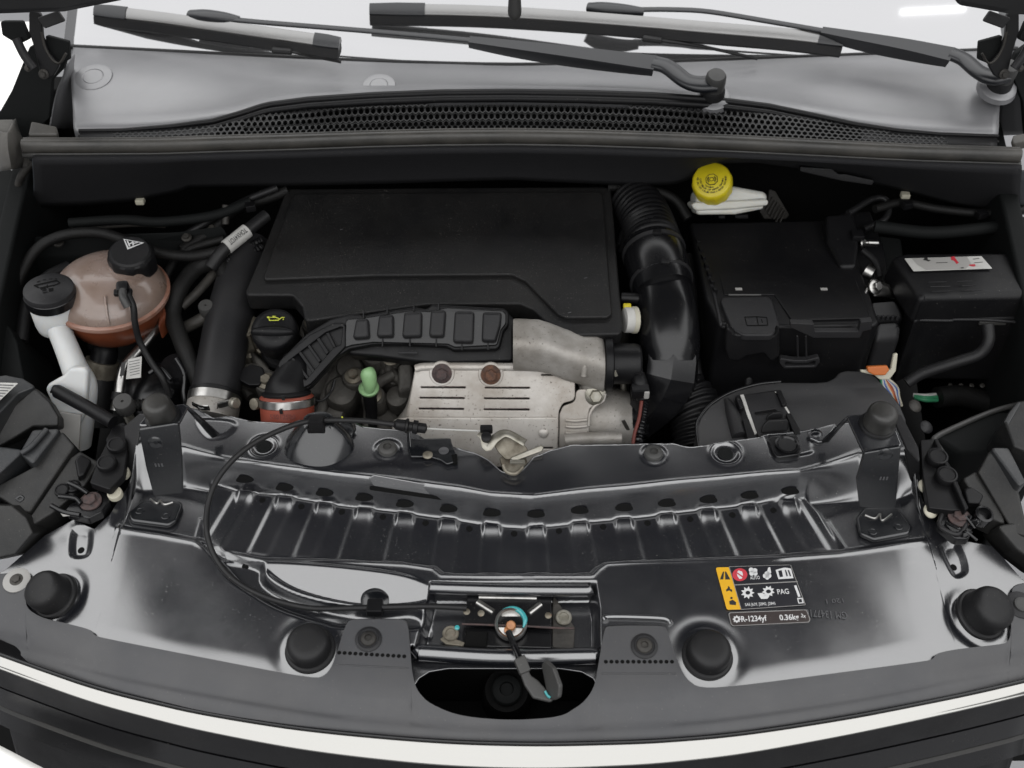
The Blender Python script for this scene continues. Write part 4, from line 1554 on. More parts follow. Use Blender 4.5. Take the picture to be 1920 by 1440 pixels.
decal('icon_gaps', [sx_(q) for q in (circ(495, 422, 30, 24, 16), circ(760, 405, 32, 24, 16), [(885, 140), (930, 132), (948, 215), (905, 222)], [(970, 128), (985, 128), (1010, 205), (992, 212)],
      [(1005, 132), (1025, 132), (1052, 208), (1036, 212)], [(1145, 505), (1185, 502), (1195, 545), (1156, 548)])], s1.off(.0003), 'sticker', st)
tn = PF.n


def tx(s, a, b, h, m_='print_white', bold=.01, par=None):
    A, B = U(*SX(*a), pl=s1), U(*SX(*b), pl=s1)
    return text('lettering', s, A, B, tn, m_, par or st, h=h, th=.0004, bold=bold)


hh = lambda n: n / 6.857 / FPX * 1.42 / .80 * .80
tx('AUTO', (528, 252), (652, 246), hh(46))
tx('PAG', (880, 442), (1028, 434), hh(70))
tx('SAE J639, J2842, J2845', (462, 594), (852, 576), hh(40), bold=.005)
s2 = empty('charge_sticker', U(1440, 1160, pl=PF), 'narrow brown sticker reading R-1234yf 0.36kg', 'sticker')
slab('backing', sx_([(245, 690), (265, 672), (1250, 634), (1300, 760), (1285, 800), (300, 850), (275, 820)]), s0, .0008, 'sticker_line', s2, r=.003, bev=.0002)
slab('field', sx_([(258, 696), (275, 682), (1244, 645), (1288, 762), (1275, 792), (308, 842), (286, 818)]), s0.off(.0003), .0005, 'sticker_brown', s2, r=.003, bev=.0001)
decal('snowflake', [sx_(gear(352, 762, 56, 38, 8))], s0.off(.0005), 'print_white', s2)
decal('snowflake_gap', [sx_(circ(352, 762, 18, n=12))], s0.off(.0008), 'sticker_brown', s2)
tx('R-1234yf', (415, 795), (742, 782), hh(74), par=s2, bold=.02)
tx('0.36kg', (908, 775), (1155, 765), hh(72), par=s2, bold=.02)
tx('2x', (1176, 735), (1240, 745), hh(48), par=s2)

# ================================================================== ENGINE, MIDDLE
# ---- engine block underneath (dirty castings)
eng = empty('engine_block', (0, .62, .53), 'dirty dark engine casting below the covers', 'engine')
block('cylinder_head', UZ([(560, 600, .86), (1180, 600, .86), (1180, 740, .80), (560, 740, .80)]), .28, 'engine', eng, bev=.01)
for (a, b, z, r) in ((640, 735, .83, .022), (740, 700, .835, .020), (745, 745, .82, .016), (620, 770, .80, .02), (705, 660, .86, .022), (655, 690, .845, .018), (590, 800, .78, .03), (720, 790, .78, .02)):
    p = U(a, b, z=z)
    lathe('casting_boss', [(r * 1.3, -.05), (r * 1.15, 0), (r, .006), (r * .5, .009), (.001, .009)], p, (random.uniform(-.2, .2), -.5, 1), 'engine', eng, n=18)
for (a, b, z) in ((470, 700, .86), (500, 716, .86), (588, 606, .90), (700, 742, .83), (733, 672, .86), (663, 706, .85)):
    p = U(a, b, z=z)
    lathe('lug', [(.021, -.06), (.019, -.004), (.017, 0), (.001, 0)], p, (0, -.35, 1), 'engine', eng, n=18)
    bolt('bolt', p + V((0, 0, .001)), (0, -.35, 1), .0135, 'zinc_dirty', eng)
slab('lug_plate', [(455, 690), (470, 682), (492, 688), (498, 706), (486, 722), (466, 722), (438, 706)], PY(.50, .852, 20), .012, 'plastic', eng, r=.006)
lathe('knurled_fitting', [(.030, 0), (.031, .03), (.026, .034), (.026, .07), (.02, .072)], U(472, 668, z=.83), (-.05, -.1, 1), 'zinc_dirty', eng, n=48, mod=lambda t, h: 1 + .05 * math.cos(t * 20))
sheet('cast_web', [UZ([(470, 660, .875), (500, 690, .865), (525, 700, .85)]), UZ([(480, 720, .84), (505, 740, .83), (530, 730, .83)])], 'engine', eng, thick=.01)
tube('cast_rib', UZ([(440, 735, .83), (455, 728, .835), (470, 745, .83)]), .008, 'dirt_metal', eng, n=8)
for q in ([(640, 680, .84), (620, 720, .83), (600, 780, .80)], [(740, 700, .85), (700, 730, .83), (690, 800, .79)], [(760, 660, .86), (730, 690, .85), (760, 720, .84)]):
    tube('cast_rib', UZ(q), .009, 'engine', eng, n=8)
block('cast_pad', UZ([(745, 680, .87), (775, 680, .87), (775, 730, .84), (745, 735, .84)]), .06, 'engine', eng, bev=.006)
block('cast_pad', UZ([(690, 640, .875), (740, 640, .875), (745, 665, .86), (690, 665, .86)]), .06, 'engine', eng, bev=.006)

# ---- engine cover
PE = PY(.576, .955, 9.4)
ec = empty('engine_cover', U(830, 480, pl=PE), 'large flat black plastic engine cover', 'engine cover')
slab('skirt', [(537, 353), (1132, 349), (1146, 352), (1168, 612), (1164, 626), (1066, 628), (1040, 618), (1000, 580), (975, 569), (800, 570), (572, 602), (566, 574), (548, 553), (462, 553), (460, 545), (492, 470)],
     PE, .034, 'cover_top', ec, r=.009, bev=.004, bres=3)
slab('raised_panel', [(556, 362), (1122, 358), (1130, 364), (1148, 586), (1140, 594), (1062, 595), (1046, 588), (985, 526), (960, 514), (700, 516), (494, 524), (494, 514), (548, 368)],
     PE.off(.007), .012, 'cover_top', ec, r=.008, bev=.0035, bres=3)
for a, b in ((1098, 521), (1068, 586), (640, 430)):
    box('scuff', U(a, b, pl=PE.off(.0072)), (.005, .0012, .0004), 'ink_faint', ec, rz=.4, bev=0)
# yellow-capped plug at the cover's corner
plug = empty('white_plug', U(1182, 600, z=.945), 'white plug with yellow clip at the engine cover corner', 'plug')
A, B = U(1170, 600, z=.943), U(1196, 600, z=.940)
lathe('plug_body', [(.018, 0), (.019, .002), (.019, .015), (.016, .017), (.012, .018)], A, B - A, 'paper', plug, n=28)
lathe('yellow_clip', [(.0196, .012), (.0202, .013), (.0202, .019), (.0185, .0195)], A, B - A, 'cream', plug, n=20)
box('clip_tab', U(1176, 575, z=.955), (.012, .01, .007), 'yellow', plug, bev=.002)
for q in ([(1165, 558, .95), (1200, 560, .95)], [(1195, 592, .94), (1225, 590, .93)], [(1195, 608, .935), (1222, 606, .925)]):
    tube('stem', UZ(q), .0085, 'plastic', plug, n=12, smooth=False)

# ---- oil filler cap
oc = empty('oil_filler_cap', U(515, 640, z=.90), 'round black oil filler cap with a yellow oil can symbol', 'oil cap')
ax = V((0, -.42, 1)).normalized()
cb = U(516, 622, z=.925)
lathe('cap_body', [(.030, -.034), (.033, -.020), (.0345, -.004), (.034, .008), (.031, .014), (.020, .017), (.001, .018)], cb, ax, 'plastic', oc, n=48, mod=lambda t, h: 1 + (.012 * math.cos(t * 16) if -.03 < h < -.002 else 0), ang=50)
# grip across the cap
pg = PL(cb + ax * .018, ax)
gl = []
for t in [k / 24 for k in range(25)]:
    x = -.033 + .066 * t
    w = .0085 * math.sin(math.pi * t) ** .5 + .0005
    hgt = .011 * math.sin(math.pi * t) ** .4
    gl.append([pg.to3(x, -.008 - w, -.006), pg.to3(x, -.008 - w * .75, hgt * .7 - .003), pg.to3(x, -.008, hgt - .003), pg.to3(x, -.008 + w * .75, hgt * .7 - .003), pg.to3(x, -.008 + w, -.006)])
loft('grip', gl, 'plastic', oc, ang=70)
po = PL(cb + ax * .0172 + V((0, 0, .0)), ax)
OX = lambda pts: [(500 + (a - 880) / 5.54, 592 + (b - 170) / 5.54) for a, b in pts]
decal('oil_symbol', [OX(q) for q in ([(880, 192), (890, 178), (912, 180), (905, 198)], [(900, 198), (908, 196), (918, 216), (1000, 212), (1034, 184), (1066, 184), (1066, 192), (1038, 192), (1004, 222), (906, 224)],
      [(912, 184), (940, 184), (940, 190), (916, 192)], [(938, 172), (974, 172), (974, 180), (962, 180), (962, 186), (950, 186), (950, 180), (938, 180)], [(940, 184), (985, 186), (1012, 198), (1006, 204), (978, 194), (938, 192)],
      [(1048, 200), (1056, 200), (1058, 214), (1048, 214)])], po.off(.0012), 'yellow_ink', oc)
lathe('filler_neck', [(.036, -.03), (.034, 0), (.030, .004)], cb - ax * .060, ax, 'plastic', oc, n=32)

# ---- black intake duct with square bumps
PD = PY(.530, .925, 38)
du = empty('intake_duct', U(740, 660, pl=PD), 'black curved plastic intake duct with square bumps and an open grille end', 'air duct')
DU = lambda pts: [(500 + a / 4, 560 + b / 4) for a, b in pts]
flange = DU([(640, 108), (730, 122), (900, 90), (1105, 60), (1200, 76), (1240, 40), (1360, 46), (1780, 70), (1815, 100), (1815, 200), (1780, 240), (1750, 360), (1720, 382), (1400, 388), (1350, 360),
             (1050, 345), (800, 345), (620, 380), (540, 430), (330, 660), (290, 690), (160, 660), (80, 520), (90, 470), (300, 260), (480, 150)])
slab('flange', flange, PD, .018, 'plastic', du, r=.008, bev=.003)
slab('duct_body', DU([(600, 130), (1100, 80), (1800, 90), (1860, 150), (1860, 480), (1300, 500), (850, 440), (600, 420)]), PD.off(-.016), .045, 'plastic', du, r=.01, bev=.006)
inner = DU([(600, 150), (730, 140), (905, 112), (1100, 82), (1220, 92), (1360, 62), (1770, 86), (1795, 110), (1795, 190), (1760, 235), (1730, 350), (1410, 366), (1360, 342), (800, 328), (640, 350), (575, 372), (590, 190)])
slab('crown', inner, PD.off(.004), .008, 'plastic_gloss', du, r=.006, bev=.002)
bumps = [[(668, 152), (760, 142), (770, 292), (640, 302)], [(840, 124), (950, 112), (950, 284), (820, 286)], [(1030, 100), (1165, 92), (1160, 284), (1012, 290)], [(1230, 82), (1345, 82), (1330, 284), (1215, 284)],
         [(1410, 90), (1558, 92), (1550, 330), (1395, 326)], [(1620, 96), (1765, 98), (1755, 200), (1720, 322), (1610, 318)]]
for q in bumps:
    slab('bump', DU(q), PD.off(.015), .020, 'plastic_grey', du, r=.005, bev=.005, bres=3)
for a, b in ((728, 122), (905, 90), (1105, 68), (1290, 58), (870, 332), (1075, 330), (1272, 332), (1465, 358), (1660, 356)):
    p = U(*DU([(a, b)])[0], pl=PD.off(.004))
    box('rib_tick', p, (.0022, .012, .006), 'plastic', du, rx=math.radians(38), bev=.0005)
# grille end
pgz = PD.off(.008)
ring_o = DU([(140, 470), (330, 290), (440, 235), (575, 200), (575, 340), (540, 400), (380, 560), (300, 640), (250, 620), (110, 520)])
ring_i = DU([(150, 478), (440, 255), (572, 205), (556, 340), (500, 365), (290, 612)])
slab('grille_frame', DU([(80, 500), (120, 440), (320, 270), (500, 180), (590, 180), (590, 360), (540, 410), (330, 640), (280, 668), (170, 640)]), pgz, .016, 'plastic', du, r=.006, bev=.002, holes=[ring_i])
slab('grille_floor', ring_i, pgz.off(-.020), .003, 'plastic_grey', du, r=.002)
for q in ([(180, 450), (200, 440), (318, 590), (300, 606)], [(232, 400), (256, 390), (368, 545), (345, 560)], [(300, 350), (322, 340), (408, 462), (390, 480)], [(370, 300), (396, 290), (468, 400), (446, 420)], [(440, 258), (468, 250), (520, 360), (500, 366)],
          [(150, 492), (160, 478), (282, 618), (270, 626)]):
    slab('louvre', DU(q), pgz.off(-.001), .014, 'plastic', du, r=.001, bev=.001)
tube('neck', UZ([(560, 680, .905), (548, 706, .900), (538, 730, .893), (537, 740, .888)]), [.024, .026, .030, .031], 'plastic', du, n=20)
box('clip_slot', U(765, 661, pl=PD.off(-.002)), (.028, .004, .003), 'plastic_grey', du, rx=.6, bev=.001)
tube('wire_loop', UZ([(575, 740, .84), (600, 752, .835), (620, 735, .84), (628, 712, .85)]), .002, 'plastic_grey', du, n=6)

# ---- red hose with clamp
rh = empty('red_hose', U(540, 790, z=.80), 'red rubber hose with steel clamp and printed numbers', 'hose')
hd = (U(536, 765, z=.843) - U(540, 800, z=.800)).normalized()
ax = V((-.02, .56, .83)).normalized()
b0 = U(537, 736, z=.892) - ax * .066
hr = .0385
lathe('hose', [(hr * .93, -.02), (hr * .95, .020), (hr, .028), (hr, .060), (hr * .9, .063), (hr * .8, .060)], b0, ax, 'red_rubber', rh, n=44, ang=50)
lathe('clamp_band', [(hr * 1.01, .047), (hr * 1.045, .048), (hr * 1.045, .058), (hr * 1.01, .059)], b0, ax, 'steel', rh, n=44)
lathe('pipe_rim', [(hr * .85, .055), (hr * .92, .066), (hr * .75, .070)], b0, ax, 'plastic', rh, n=36)
lathe('clamp_screw', [(.0055, 0), (.0085, .002), (.0085, .008), (.0065, .009), (.001, .009)], U(483, 757, z=.880), (-.5, -.6, .5), 'zinc_dirty', rh, n=16)
tube('clamp_barrel', [U(484, 758, z=.870), U(506, 750, z=.872)], .007, 'zinc', rh, n=12, smooth=False)
pn = V((0, -.86, .52))
pt_ = PL(b0 + pn * (hr * .975) + ax * .026, pn)
text('printed_number', '55012550', U(506, 786, pl=pt_.off(.001)), U(554, 786, pl=pt_.off(.001)), pt_.n, 'red_dark', rh, h=.007, th=.0008, bold=.01)
for a, b in ((531, 746), (527, 772)):
    box('mark', U(a, b, pl=pt_.off(.003)), (.004, .002, .008), 'ink', rh, bev=0)

# ---- dipstick
ds_ = empty('oil_dipstick', U(692, 780, z=.80), 'pale green dipstick handle on a black tube', 'dipstick')
tube('tube', UZ([(697, 800, .79), (696, 770, .815), (693, 738, .850)]), [.0085, .0095, .011], 'plastic', ds_, n=14)
b0 = U(692, 730, z=.855)
lathe('collar', [(.012, -.004), (.015, 0), (.0155, .004), (.013, .007), (.009, .012)], b0, (0, -.15, 1), 'green', ds_, n=28)
tube('handle', UZ([(692, 732, .860), (693, 718, .874), (690, 700, .888), (687, 692, .892)]), [.008, .0105, .0118, .008], 'green', ds_, n=16, flat=(1, 1))

# ---- heat shield
PH = PY(.46, .818, 57.7)
hs = empty('heat_shield', U(920, 820, pl=PH), 'pale pitted exhaust heat shield with six rusty slots', 'heat shield')
HX = lambda pts: [(740 + a / 3.84, 600 + b / 3.84) for a, b in pts]
slots = [[(190, 483), (510, 483), (510, 492), (190, 490)], [(182, 558), (503, 560), (503, 569), (182, 566)], [(174, 636), (498, 638), (498, 648), (174, 644)],
         [(650, 486), (972, 486), (972, 495), (650, 493)], [(646, 563), (970, 563), (970, 572), (646, 570)], [(642, 642), (970, 642), (970, 652), (642, 649)], [(1056, 393), (1158, 393), (1158, 401), (1056, 401)],
         [(1066, 918), (1140, 918), (1140, 928), (1066, 928)]]
face = [(145, 360), (165, 336), (240, 334), (600, 336), (1270, 342), (1320, 380), (1298, 420), (1300, 580), (1210, 600), (1182, 660), (1180, 700), (1178, 1050), (700, 1060), (120, 1000), (98, 700), (110, 560)]
slab('shield_plate', HX(face), PH, .004, 'shield', hs, r=.010, bev=.002, holes=[HX(q) for q in slots], bres=3)
# folded upper edge and left flank
tube('rolled_edge', Us(HX([(150, 352), (240, 338), (600, 338), (1000, 342), (1270, 348)]), pl=PH.off(-.004)), .0065, 'shield', hs, n=12)
sheet('side_flank', [Us(HX([(150, 350), (112, 560), (98, 700), (110, 1000)]), pl=PH.off(-.001)), Us(HX([(140, 380), (90, 600), (30, 690), (-30, 760)]), pl=PH.off(-.05))], 'shield', hs, thick=.003)
slab('lower_apron', HX([(-10, 720), (100, 700), (700, 702), (1180, 700), (1180, 760), (1170, 1060), (-60, 1060)]), PH.off(.004), .005, 'shield', hs, r=.008, bev=.002, holes=[HX(slots[7])])
for (a, b, mm) in ((340, 384, 'rust_dark'), (692, 392, 'rust')):
    pb = U(*HX([(a, b)])[0], pl=PH.off(.001))
    lathe('bolt_seat', [(.0185, -.001), (.0175, .0006), (.001, .0004)], pb, PH.n, 'shield', hs, n=32)
    bolt('rusty_bolt', pb + PH.n * .001, PH.n, .0145, mm, hs, 'hex', .014)
bolt('rivet', U(*HX([(1072, 815)])[0], pl=PH.off(.005)), PH.n, .0075, 'shield', hs, 'rivet', .009)
# rust traces along the slots
for q in slots[:6]:
    A, B = HX([q[0]])[0], HX([q[1]])[0]
    tube('rust_trace', [U(A[0] + (B[0] - A[0]) * t, A[1] + (B[1] - A[1]) * t - .9 + .5 * math.sin(t * 40), pl=PH.off(.0002)) for t in [k / 14 for k in range(15)]], [.0002 + .0006 * random.random() for _ in range(15)], 'rust_dark', hs, n=5, res=1)
# right bolted wing with folded strap
slab('bolted_wing', HX([(1302, 500), (1480, 498), (1514, 520), (1510, 570), (1400, 640), (1396, 1050), (1180, 1050), (1185, 680), (1210, 620), (1300, 590)]), PH.off(-.004), .004, 'shield', hs, r=.010, bev=.002)
for k, y in enumerate((720, 765, 812)):
    tube('wing_crease', Us(HX([(1230, y), (1300, y + 6), (1385, y - 2)]), pl=PH.off(-.0035)), .0028, 'shield', hs, n=8)
bolt('flange_bolt', U(*HX([(1446, 540)])[0], pl=PH.off(-.004)), PH.n, .0155, 'zinc', hs)
tube('folded_lip', Us(HX([(1514, 530), (1500, 580), (1440, 620), (1405, 680), (1396, 760)]), pl=PH.off(-.003)), .0025, 'shield', hs, n=8)

# ---- cast pipe above the shield
cpp = empty('exhaust_casting', U(1060, 700, z=.88), 'light grey cast metal elbow above the heat shield', 'casting')
A, B = U(964, 656, z=.915), U(1140, 664, z=.915)
y_ax = (A.y + B.y) / 2
n_ = 40
loops = []
stations = [(962, 605, 686), (966, 604, 688), (1010, 606, 690), (1030, 612, 694), (1060, 624, 706), (1095, 634, 716), (1118, 634, 724), (1130, 640, 730), (1137, 660, 724)]
for px, yt, yb in stations:
    c = U(px, (yt + yb) / 2, y=.535)
    h = (U(px, yt, y=.535) - U(px, yb, y=.535)).length / 2 * .80
    sq = lambda v: math.copysign(abs(v) ** .62, v)
    loops.append([c + V((0, sq(math.sin(t)) * h * .95, sq(math.cos(t)) * h * .95)) for t in [2 * math.pi * k / n_ for k in range(n_)]])
loft('pipe_body', loops, 'cast', cpp, ang=40)
block('cast_corner', UZ([(1080, 650, .935), (1130, 648, .935), (1138, 715, .900), (1095, 722, .895)]), .06, 'cast', cpp, bev=.012)
tube('cast_rib', UZ([(1062, 672, .935), (1075, 668, .937), (1090, 664, .938)]), .004, 'cast', cpp, n=8)
tube('cast_rib', UZ([(1092, 650, .942), (1096, 680, .932), (1094, 705, .915)]), .005, 'cast', cpp, n=8)
block('cast_foot', UZ([(1080, 718, .885), (1128, 712, .890), (1134, 735, .875), (1090, 742, .870)]), .05, 'cast', cpp, bev=.008)
# turbo outlet below
A = U(1110, 790, z=.800)
lathe('turbo_outlet', [(.052, -.03), (.052, .03), (.046, .055), (.043, .060), (.036, .060)], A, (1, -.02, .02), 'cast', cpp, n=40)
tube('outlet_lip', UZ([(1060, 826, .83), (1110, 822, .835), (1165, 822, .835)]), .010, 'cast', cpp, n=12)

# ---- throttle body
tb = empty('throttle_body', U(1170, 680, z=.87), 'black cylindrical actuator bolted to the cast elbow', 'actuator')
A = U(1133, 682, z=.905)
lathe('gasket', [(.040, 0), (.041, .003), (.041, .010), (.036, .012)], A, (1, 0, 0), 'plastic', tb, n=36)
lathe('housing', [(.030, .010), (.030, .044), (.029, .050), (.026, .053), (.001, .053)], A + V((0, .0, .0)), (1, 0, 0), 'plastic', tb, n=36)
bolt('bolt', U(1151, 697, z=.91), (.4, -.8, .4), .010, 'zinc', tb)
tube('bright_stub', UZ([(1138, 636, .92), (1150, 650, .915)]), .007, 'zinc', tb, n=10, smooth=False)
tube('brass_pin', UZ([(1168, 716, .85), (1170, 740, .83)]), .005, 'zinc', tb, n=10, smooth=False)
lathe('lower_clamp', [(.034, 0), (.036, .004), (.032, .008), (.036, .014), (.032, .020), (.036, .026), (.030, .034), (.030, .05)], U(1152, 785, z=.81), (1, -.05, 0), 'plastic_gloss', tb, n=32)
pl_ = PL(U(1178, 800, z=.83), (.2, -1, .3))
slab('support_tab', [(1166, 790), (1172, 788), (1192, 824), (1184, 828)], pl_, .003, 'dirt_metal', tb, r=.001)

# ---- sensor plug and its red/black loom
wl_ = empty('sensor_loom', U(1200, 790, z=.85), 'ribbed sensor loom of red and black wires beside the heat shield', 'wiring')
tube('plug_body', UZ([(1197, 700, .905), (1200, 722, .895), (1206, 748, .88)]), [.009, .012, .010], 'plastic', wl_, n=12)
box('plug_clip', U(1212, 738, z=.895), (.008, .010, .014), 'paper_grey', wl_, bev=.002)
box('plug_collar', U(1200, 733, z=.895), (.026, .018, .016), 'plastic', wl_, bev=.003)
box('plug_head', U(1196, 695, z=.91), (.014, .02, .010), 'plastic', wl_, bev=.003)
tube('ribbed_sleeve', UZ([(1209, 752, .876), (1206, 780, .865), (1201, 806, .855), (1196, 836, .845)]), .0062, 'plastic_gloss', wl_, n=10, res=16, mod=lambda s: 1 + .16 * math.sin(s * 1500), ang=30)
tube('red_wire', UZ([(1203, 752, .88), (1198, 785, .868), (1190, 812, .858), (1186, 838, .848)]), .0026, 'red_dark', wl_, n=8)

# ================================================================== LEFT OF THE BAY
# ---- expansion tank
TC = U(207, 549, z=.952)
tk = empty('coolant_tank', TC - V((0, 0, .06)), 'round translucent coolant tank with orange fluid in its lower half', 'coolant tank')
R, C = .0835, .058
tilt = V((.06, -.02, 1)).normalized()
ang_ = lambda a: (R * math.cos(a), C * math.sin(a))
cen = TC
up_ = [(R * 1.0, 0)] + [(R * math.cos(math.radians(a)) ** .8, .045 * math.sin(math.radians(a))) for a in range(6, 90, 6)] + [(.001, .045)]
lo_ = [(.001, -.078)] + [(R * .97 * math.cos(math.radians(a)) ** .8, -.078 * math.sin(math.radians(a))) for a in range(84, 0, -6)] + [(R * .97, -.002)]
lathe('upper_shell', up_, cen, tilt, 'tank_up', tk, n=72, ang=80)
lathe('lower_shell', lo_, cen, tilt, 'tank_low', tk, n=72, ang=80)
lathe('weld_seam', [(R * .96, -.004), (R * 1.035, -.004), (R * 1.045, -.001), (R * 1.045, .003), (R * 1.02, .0045), (R * .97, .006)], cen, tilt, 'tank_seam', tk, n=72)
lathe('filler_neck', [(.034, -.03), (.032, .0), (.030, .012)], U(246, 505, z=.985), tilt, 'tank_up', tk, n=36)
for q in ([(-.2, .3), (.6, .5)], [(.75, -.2), (.95, .3)]):
    pass
tube('mould_line', [cen + tilt * (.045 * math.sin(a)) + V((R * math.cos(a) ** .8 * .25, -R * math.cos(a) ** .8 * .97, 0)) for a in [math.radians(k) for k in range(8, 60, 6)]], .0018, 'tank_up', tk, n=6)
block('tank_bracket', UZ([(296, 560, .93), (313, 570, .93), (314, 590, .92), (296, 612, .92)]), .03, 'tank_low', tk, bev=.004)


ax = V((.10, -.20, 1)).normalized()
cb = U(248, 486, z=1.0)
cc_ = lathe('screw_cap', [(.030, -.020), (.0335, -.018), (.034, .006), (.0325, .013), (.029, .017), (.001, .018)], cb, ax, 'plastic', tk, n=72,
      mod=lambda t, h: 1 + (.022 * math.tanh(4 * math.cos(t * 9)) if -.019 < h < .012 else 0), ang=30)
cc_['label'] = 'black ribbed cap with a white warning triangle'
lathe('cap_top', [(.031, .011), (.030, .0165), (.027, .019), (.001, .0195)], cb, ax, 'plastic', cc_, n=48)
pc = PL(cb + ax * .0198, ax)
TX = lambda pts: [(a / 3, 380 + b / 3) for a, b in pts]
decal('warning_triangle', [TX(q) for q in ([(694, 204), (812, 226), (802, 228), (700, 209)], [(694, 204), (701, 207), (724, 254), (718, 264)], [(718, 264), (722, 254), (800, 226), (812, 226)],
      [(712, 214), (720, 214), (734, 246), (726, 248)], [(722, 232), (744, 222), (748, 227), (726, 238)], [(742, 214), (750, 214), (754, 240), (746, 242)], [(752, 226), (775, 222), (775, 227), (752, 232)])], pc, 'print_white', cc_)

sn = empty('level_sensor', U(232, 545, z=.95), 'black sensor plug and cable on the front of the coolant tank', 'sensor')
p = U(231, 541, z=1.0)
box('plug', p, (.018, .018, .020), 'plastic', sn, rz=.2, rx=.3, bev=.005)
box('plug_wing', p + V((0, -.004, -.004)), (.026, .010, .008), 'plastic', sn, rz=.1, rx=.3, bev=.002)
tube('plug_neck', [p + V((.002, -.008, .002)), p + V((.006, -.022, .001)), p + V((.012, -.03, -.01))], .006, 'rubber_grey', sn, n=12)
tube('cable', UZ([(240, 552, .998), (250, 575, .985), (253, 605, .962), (262, 640, .93), (284, 680, .90), (305, 710, .88), (318, 745, .85)]), .0048, 'rubber', sn, n=10)

# ---- washer filler
wf = empty('washer_filler', U(150, 780, z=.80), 'white plastic washer fluid filler neck', 'filler neck')
tcap = U(92, 545, z=.998)
axw = V((.07, -.02, 1)).normalized()
lathe('neck_collar', [(.016, -.085), (.020, -.078), (.0305, -.066), (.0322, -.056), (.0335, -.012), (.030, -.008)], tcap, axw, 'white_hdpe', wf, n=44, ang=50)
tube('neck', UZ([(108, 612, .945), (122, 645, .930), (140, 690, .905), (152, 722, .885), (148, 770, .850), (140, 830, .80)]), [.0165, .017, .0185, .0225, .0235, .024], 'white_hdpe', wf, n=20, res=5)
slab('neck_web', [(90, 720), (118, 704), (130, 690), (165, 688), (160, 770), (148, 800), (110, 790), (84, 730)], PY(.47, .87, 60), .016, 'white_hdpe', wf, r=.010, bev=.005, bres=3)
slab('lower_plate', [(110, 772), (152, 778), (146, 870), (112, 850)], PY(.43, .80, 65), .004, 'paper_grey', wf, r=.002)
wc = wf
wc = lathe('washer_cap', [(.0345, -.018), (.0355, -.014), (.0355, .0), (.0345, .004), (.031, .006), (.001, .0065)], tcap, axw, 'plastic_grey', wf, n=48)
wc['label'] = 'round black screw cap with wiper symbol'
lathe('cap_rim', [(.0345, -.019), (.0362, -.0175), (.0362, -.0045), (.0350, -.003)], tcap, axw, 'plastic_gloss', wc, n=48)
pcw = PL(tcap + axw * .0068, axw)
decal('washer_symbol', [TX(q) for q in ([(188, 468), (194, 462), (222, 476), (216, 480)], [(192, 463), (318, 434), (322, 440), (196, 468)], [(314, 438), (322, 436), (342, 452), (300, 470), (298, 464), (332, 452)], [(222, 478), (302, 462), (304, 467), (224, 483)],
      [(228, 486), (258, 480), (260, 484), (230, 490)], [(236, 494), (262, 488), (264, 492), (238, 498)], [(240, 506), (266, 500), (268, 504), (242, 510)], [(272, 484), (300, 480), (302, 496), (276, 500)],
      [(206, 446), (222, 438), (226, 441), (210, 449)], [(240, 434), (258, 430), (260, 433), (242, 437)], [(275, 428), (295, 426), (296, 429), (276, 431)], [(308, 426), (322, 428), (320, 431), (308, 429)],
      [(262, 462), (268, 461), (270, 480), (264, 481)])], pcw, 'black', wc)

# ---- black stay rod over the washer neck
rod = tube('stay_rod', UZ([(106, 734, .905), (112, 736, .905), (160, 762, .90), (212, 792, .895)]), [.0095, .0098, .0098, .0095], 'plastic', None, n=18)
tag(rod, 'black stay rod crossing in front of the white washer neck', 'rod')

# ---- black hose with metal ferrule left
bh = empty('ferrule_hose', U(190, 760, z=.80), 'black hose with a dull metal ferrule below the coolant tank', 'hose')
tube('hose', UZ([(176, 800, .77), (180, 750, .80), (186, 700, .83)]), [.026, .026, .025], 'rubber', bh, n=20)
tube('ferrule', UZ([(186, 704, .828), (192, 676, .848)]), .0262, 'zinc_dirty', bh, n=10, smooth=False)
tube('elbow', UZ([(192, 680, .845), (196, 655, .86), (180, 640, .865)]), [.020, .020, .016], 'plastic', bh, n=16)

# ---- bright coolant pipe with paper tag
bp = empty('metal_pipe', U(240, 740, z=.83), 'bright metal pipe with a paper tag', 'pipe')
tube('pipe', UZ([(306, 596, .905), (275, 640, .895), (238, 682, .885), (228, 705, .875), (222, 740, .86), (216, 770, .845)]), .0078, 'steel', bp, n=14)
tube('black_band', UZ([(221, 735, .866), (219, 750, .858)]), .0088, 'rubber', bp, n=14, smooth=False)
pt2 = PL(U(250, 690, z=.89), (.1, -.75, .6))
slab('paper_tag', [(240, 674), (266, 668), (264, 708), (236, 711)], pt2, .0006, 'paper', bp, r=.0005, bev=.0001)
decal('tag_print', [[(242 + k * .4, 678 + 5 * k), (262, 674 + 5 * k), (262, 675.4 + 5 * k), (242 + k * .4, 679.4 + 5 * k)] for k in range(6)], pt2.off(.0002), 'ink_faint', bp)
slab('bar_code', [(228, 680), (236, 678), (232, 704), (224, 706)], pt2.off(.006), .0005, 'ink', bp, r=.0002, bev=.0001)
tube('side_pipe', UZ([(408, 505, .93), (370, 548, .92), (340, 575, .91)]), .0075, 'dirt_metal', bp, n=12)
tube('side_pipe', UZ([(340, 618, .885), (375, 600, .90), (398, 586, .905)]), .0095, 'dirt_metal', bp, n=12)

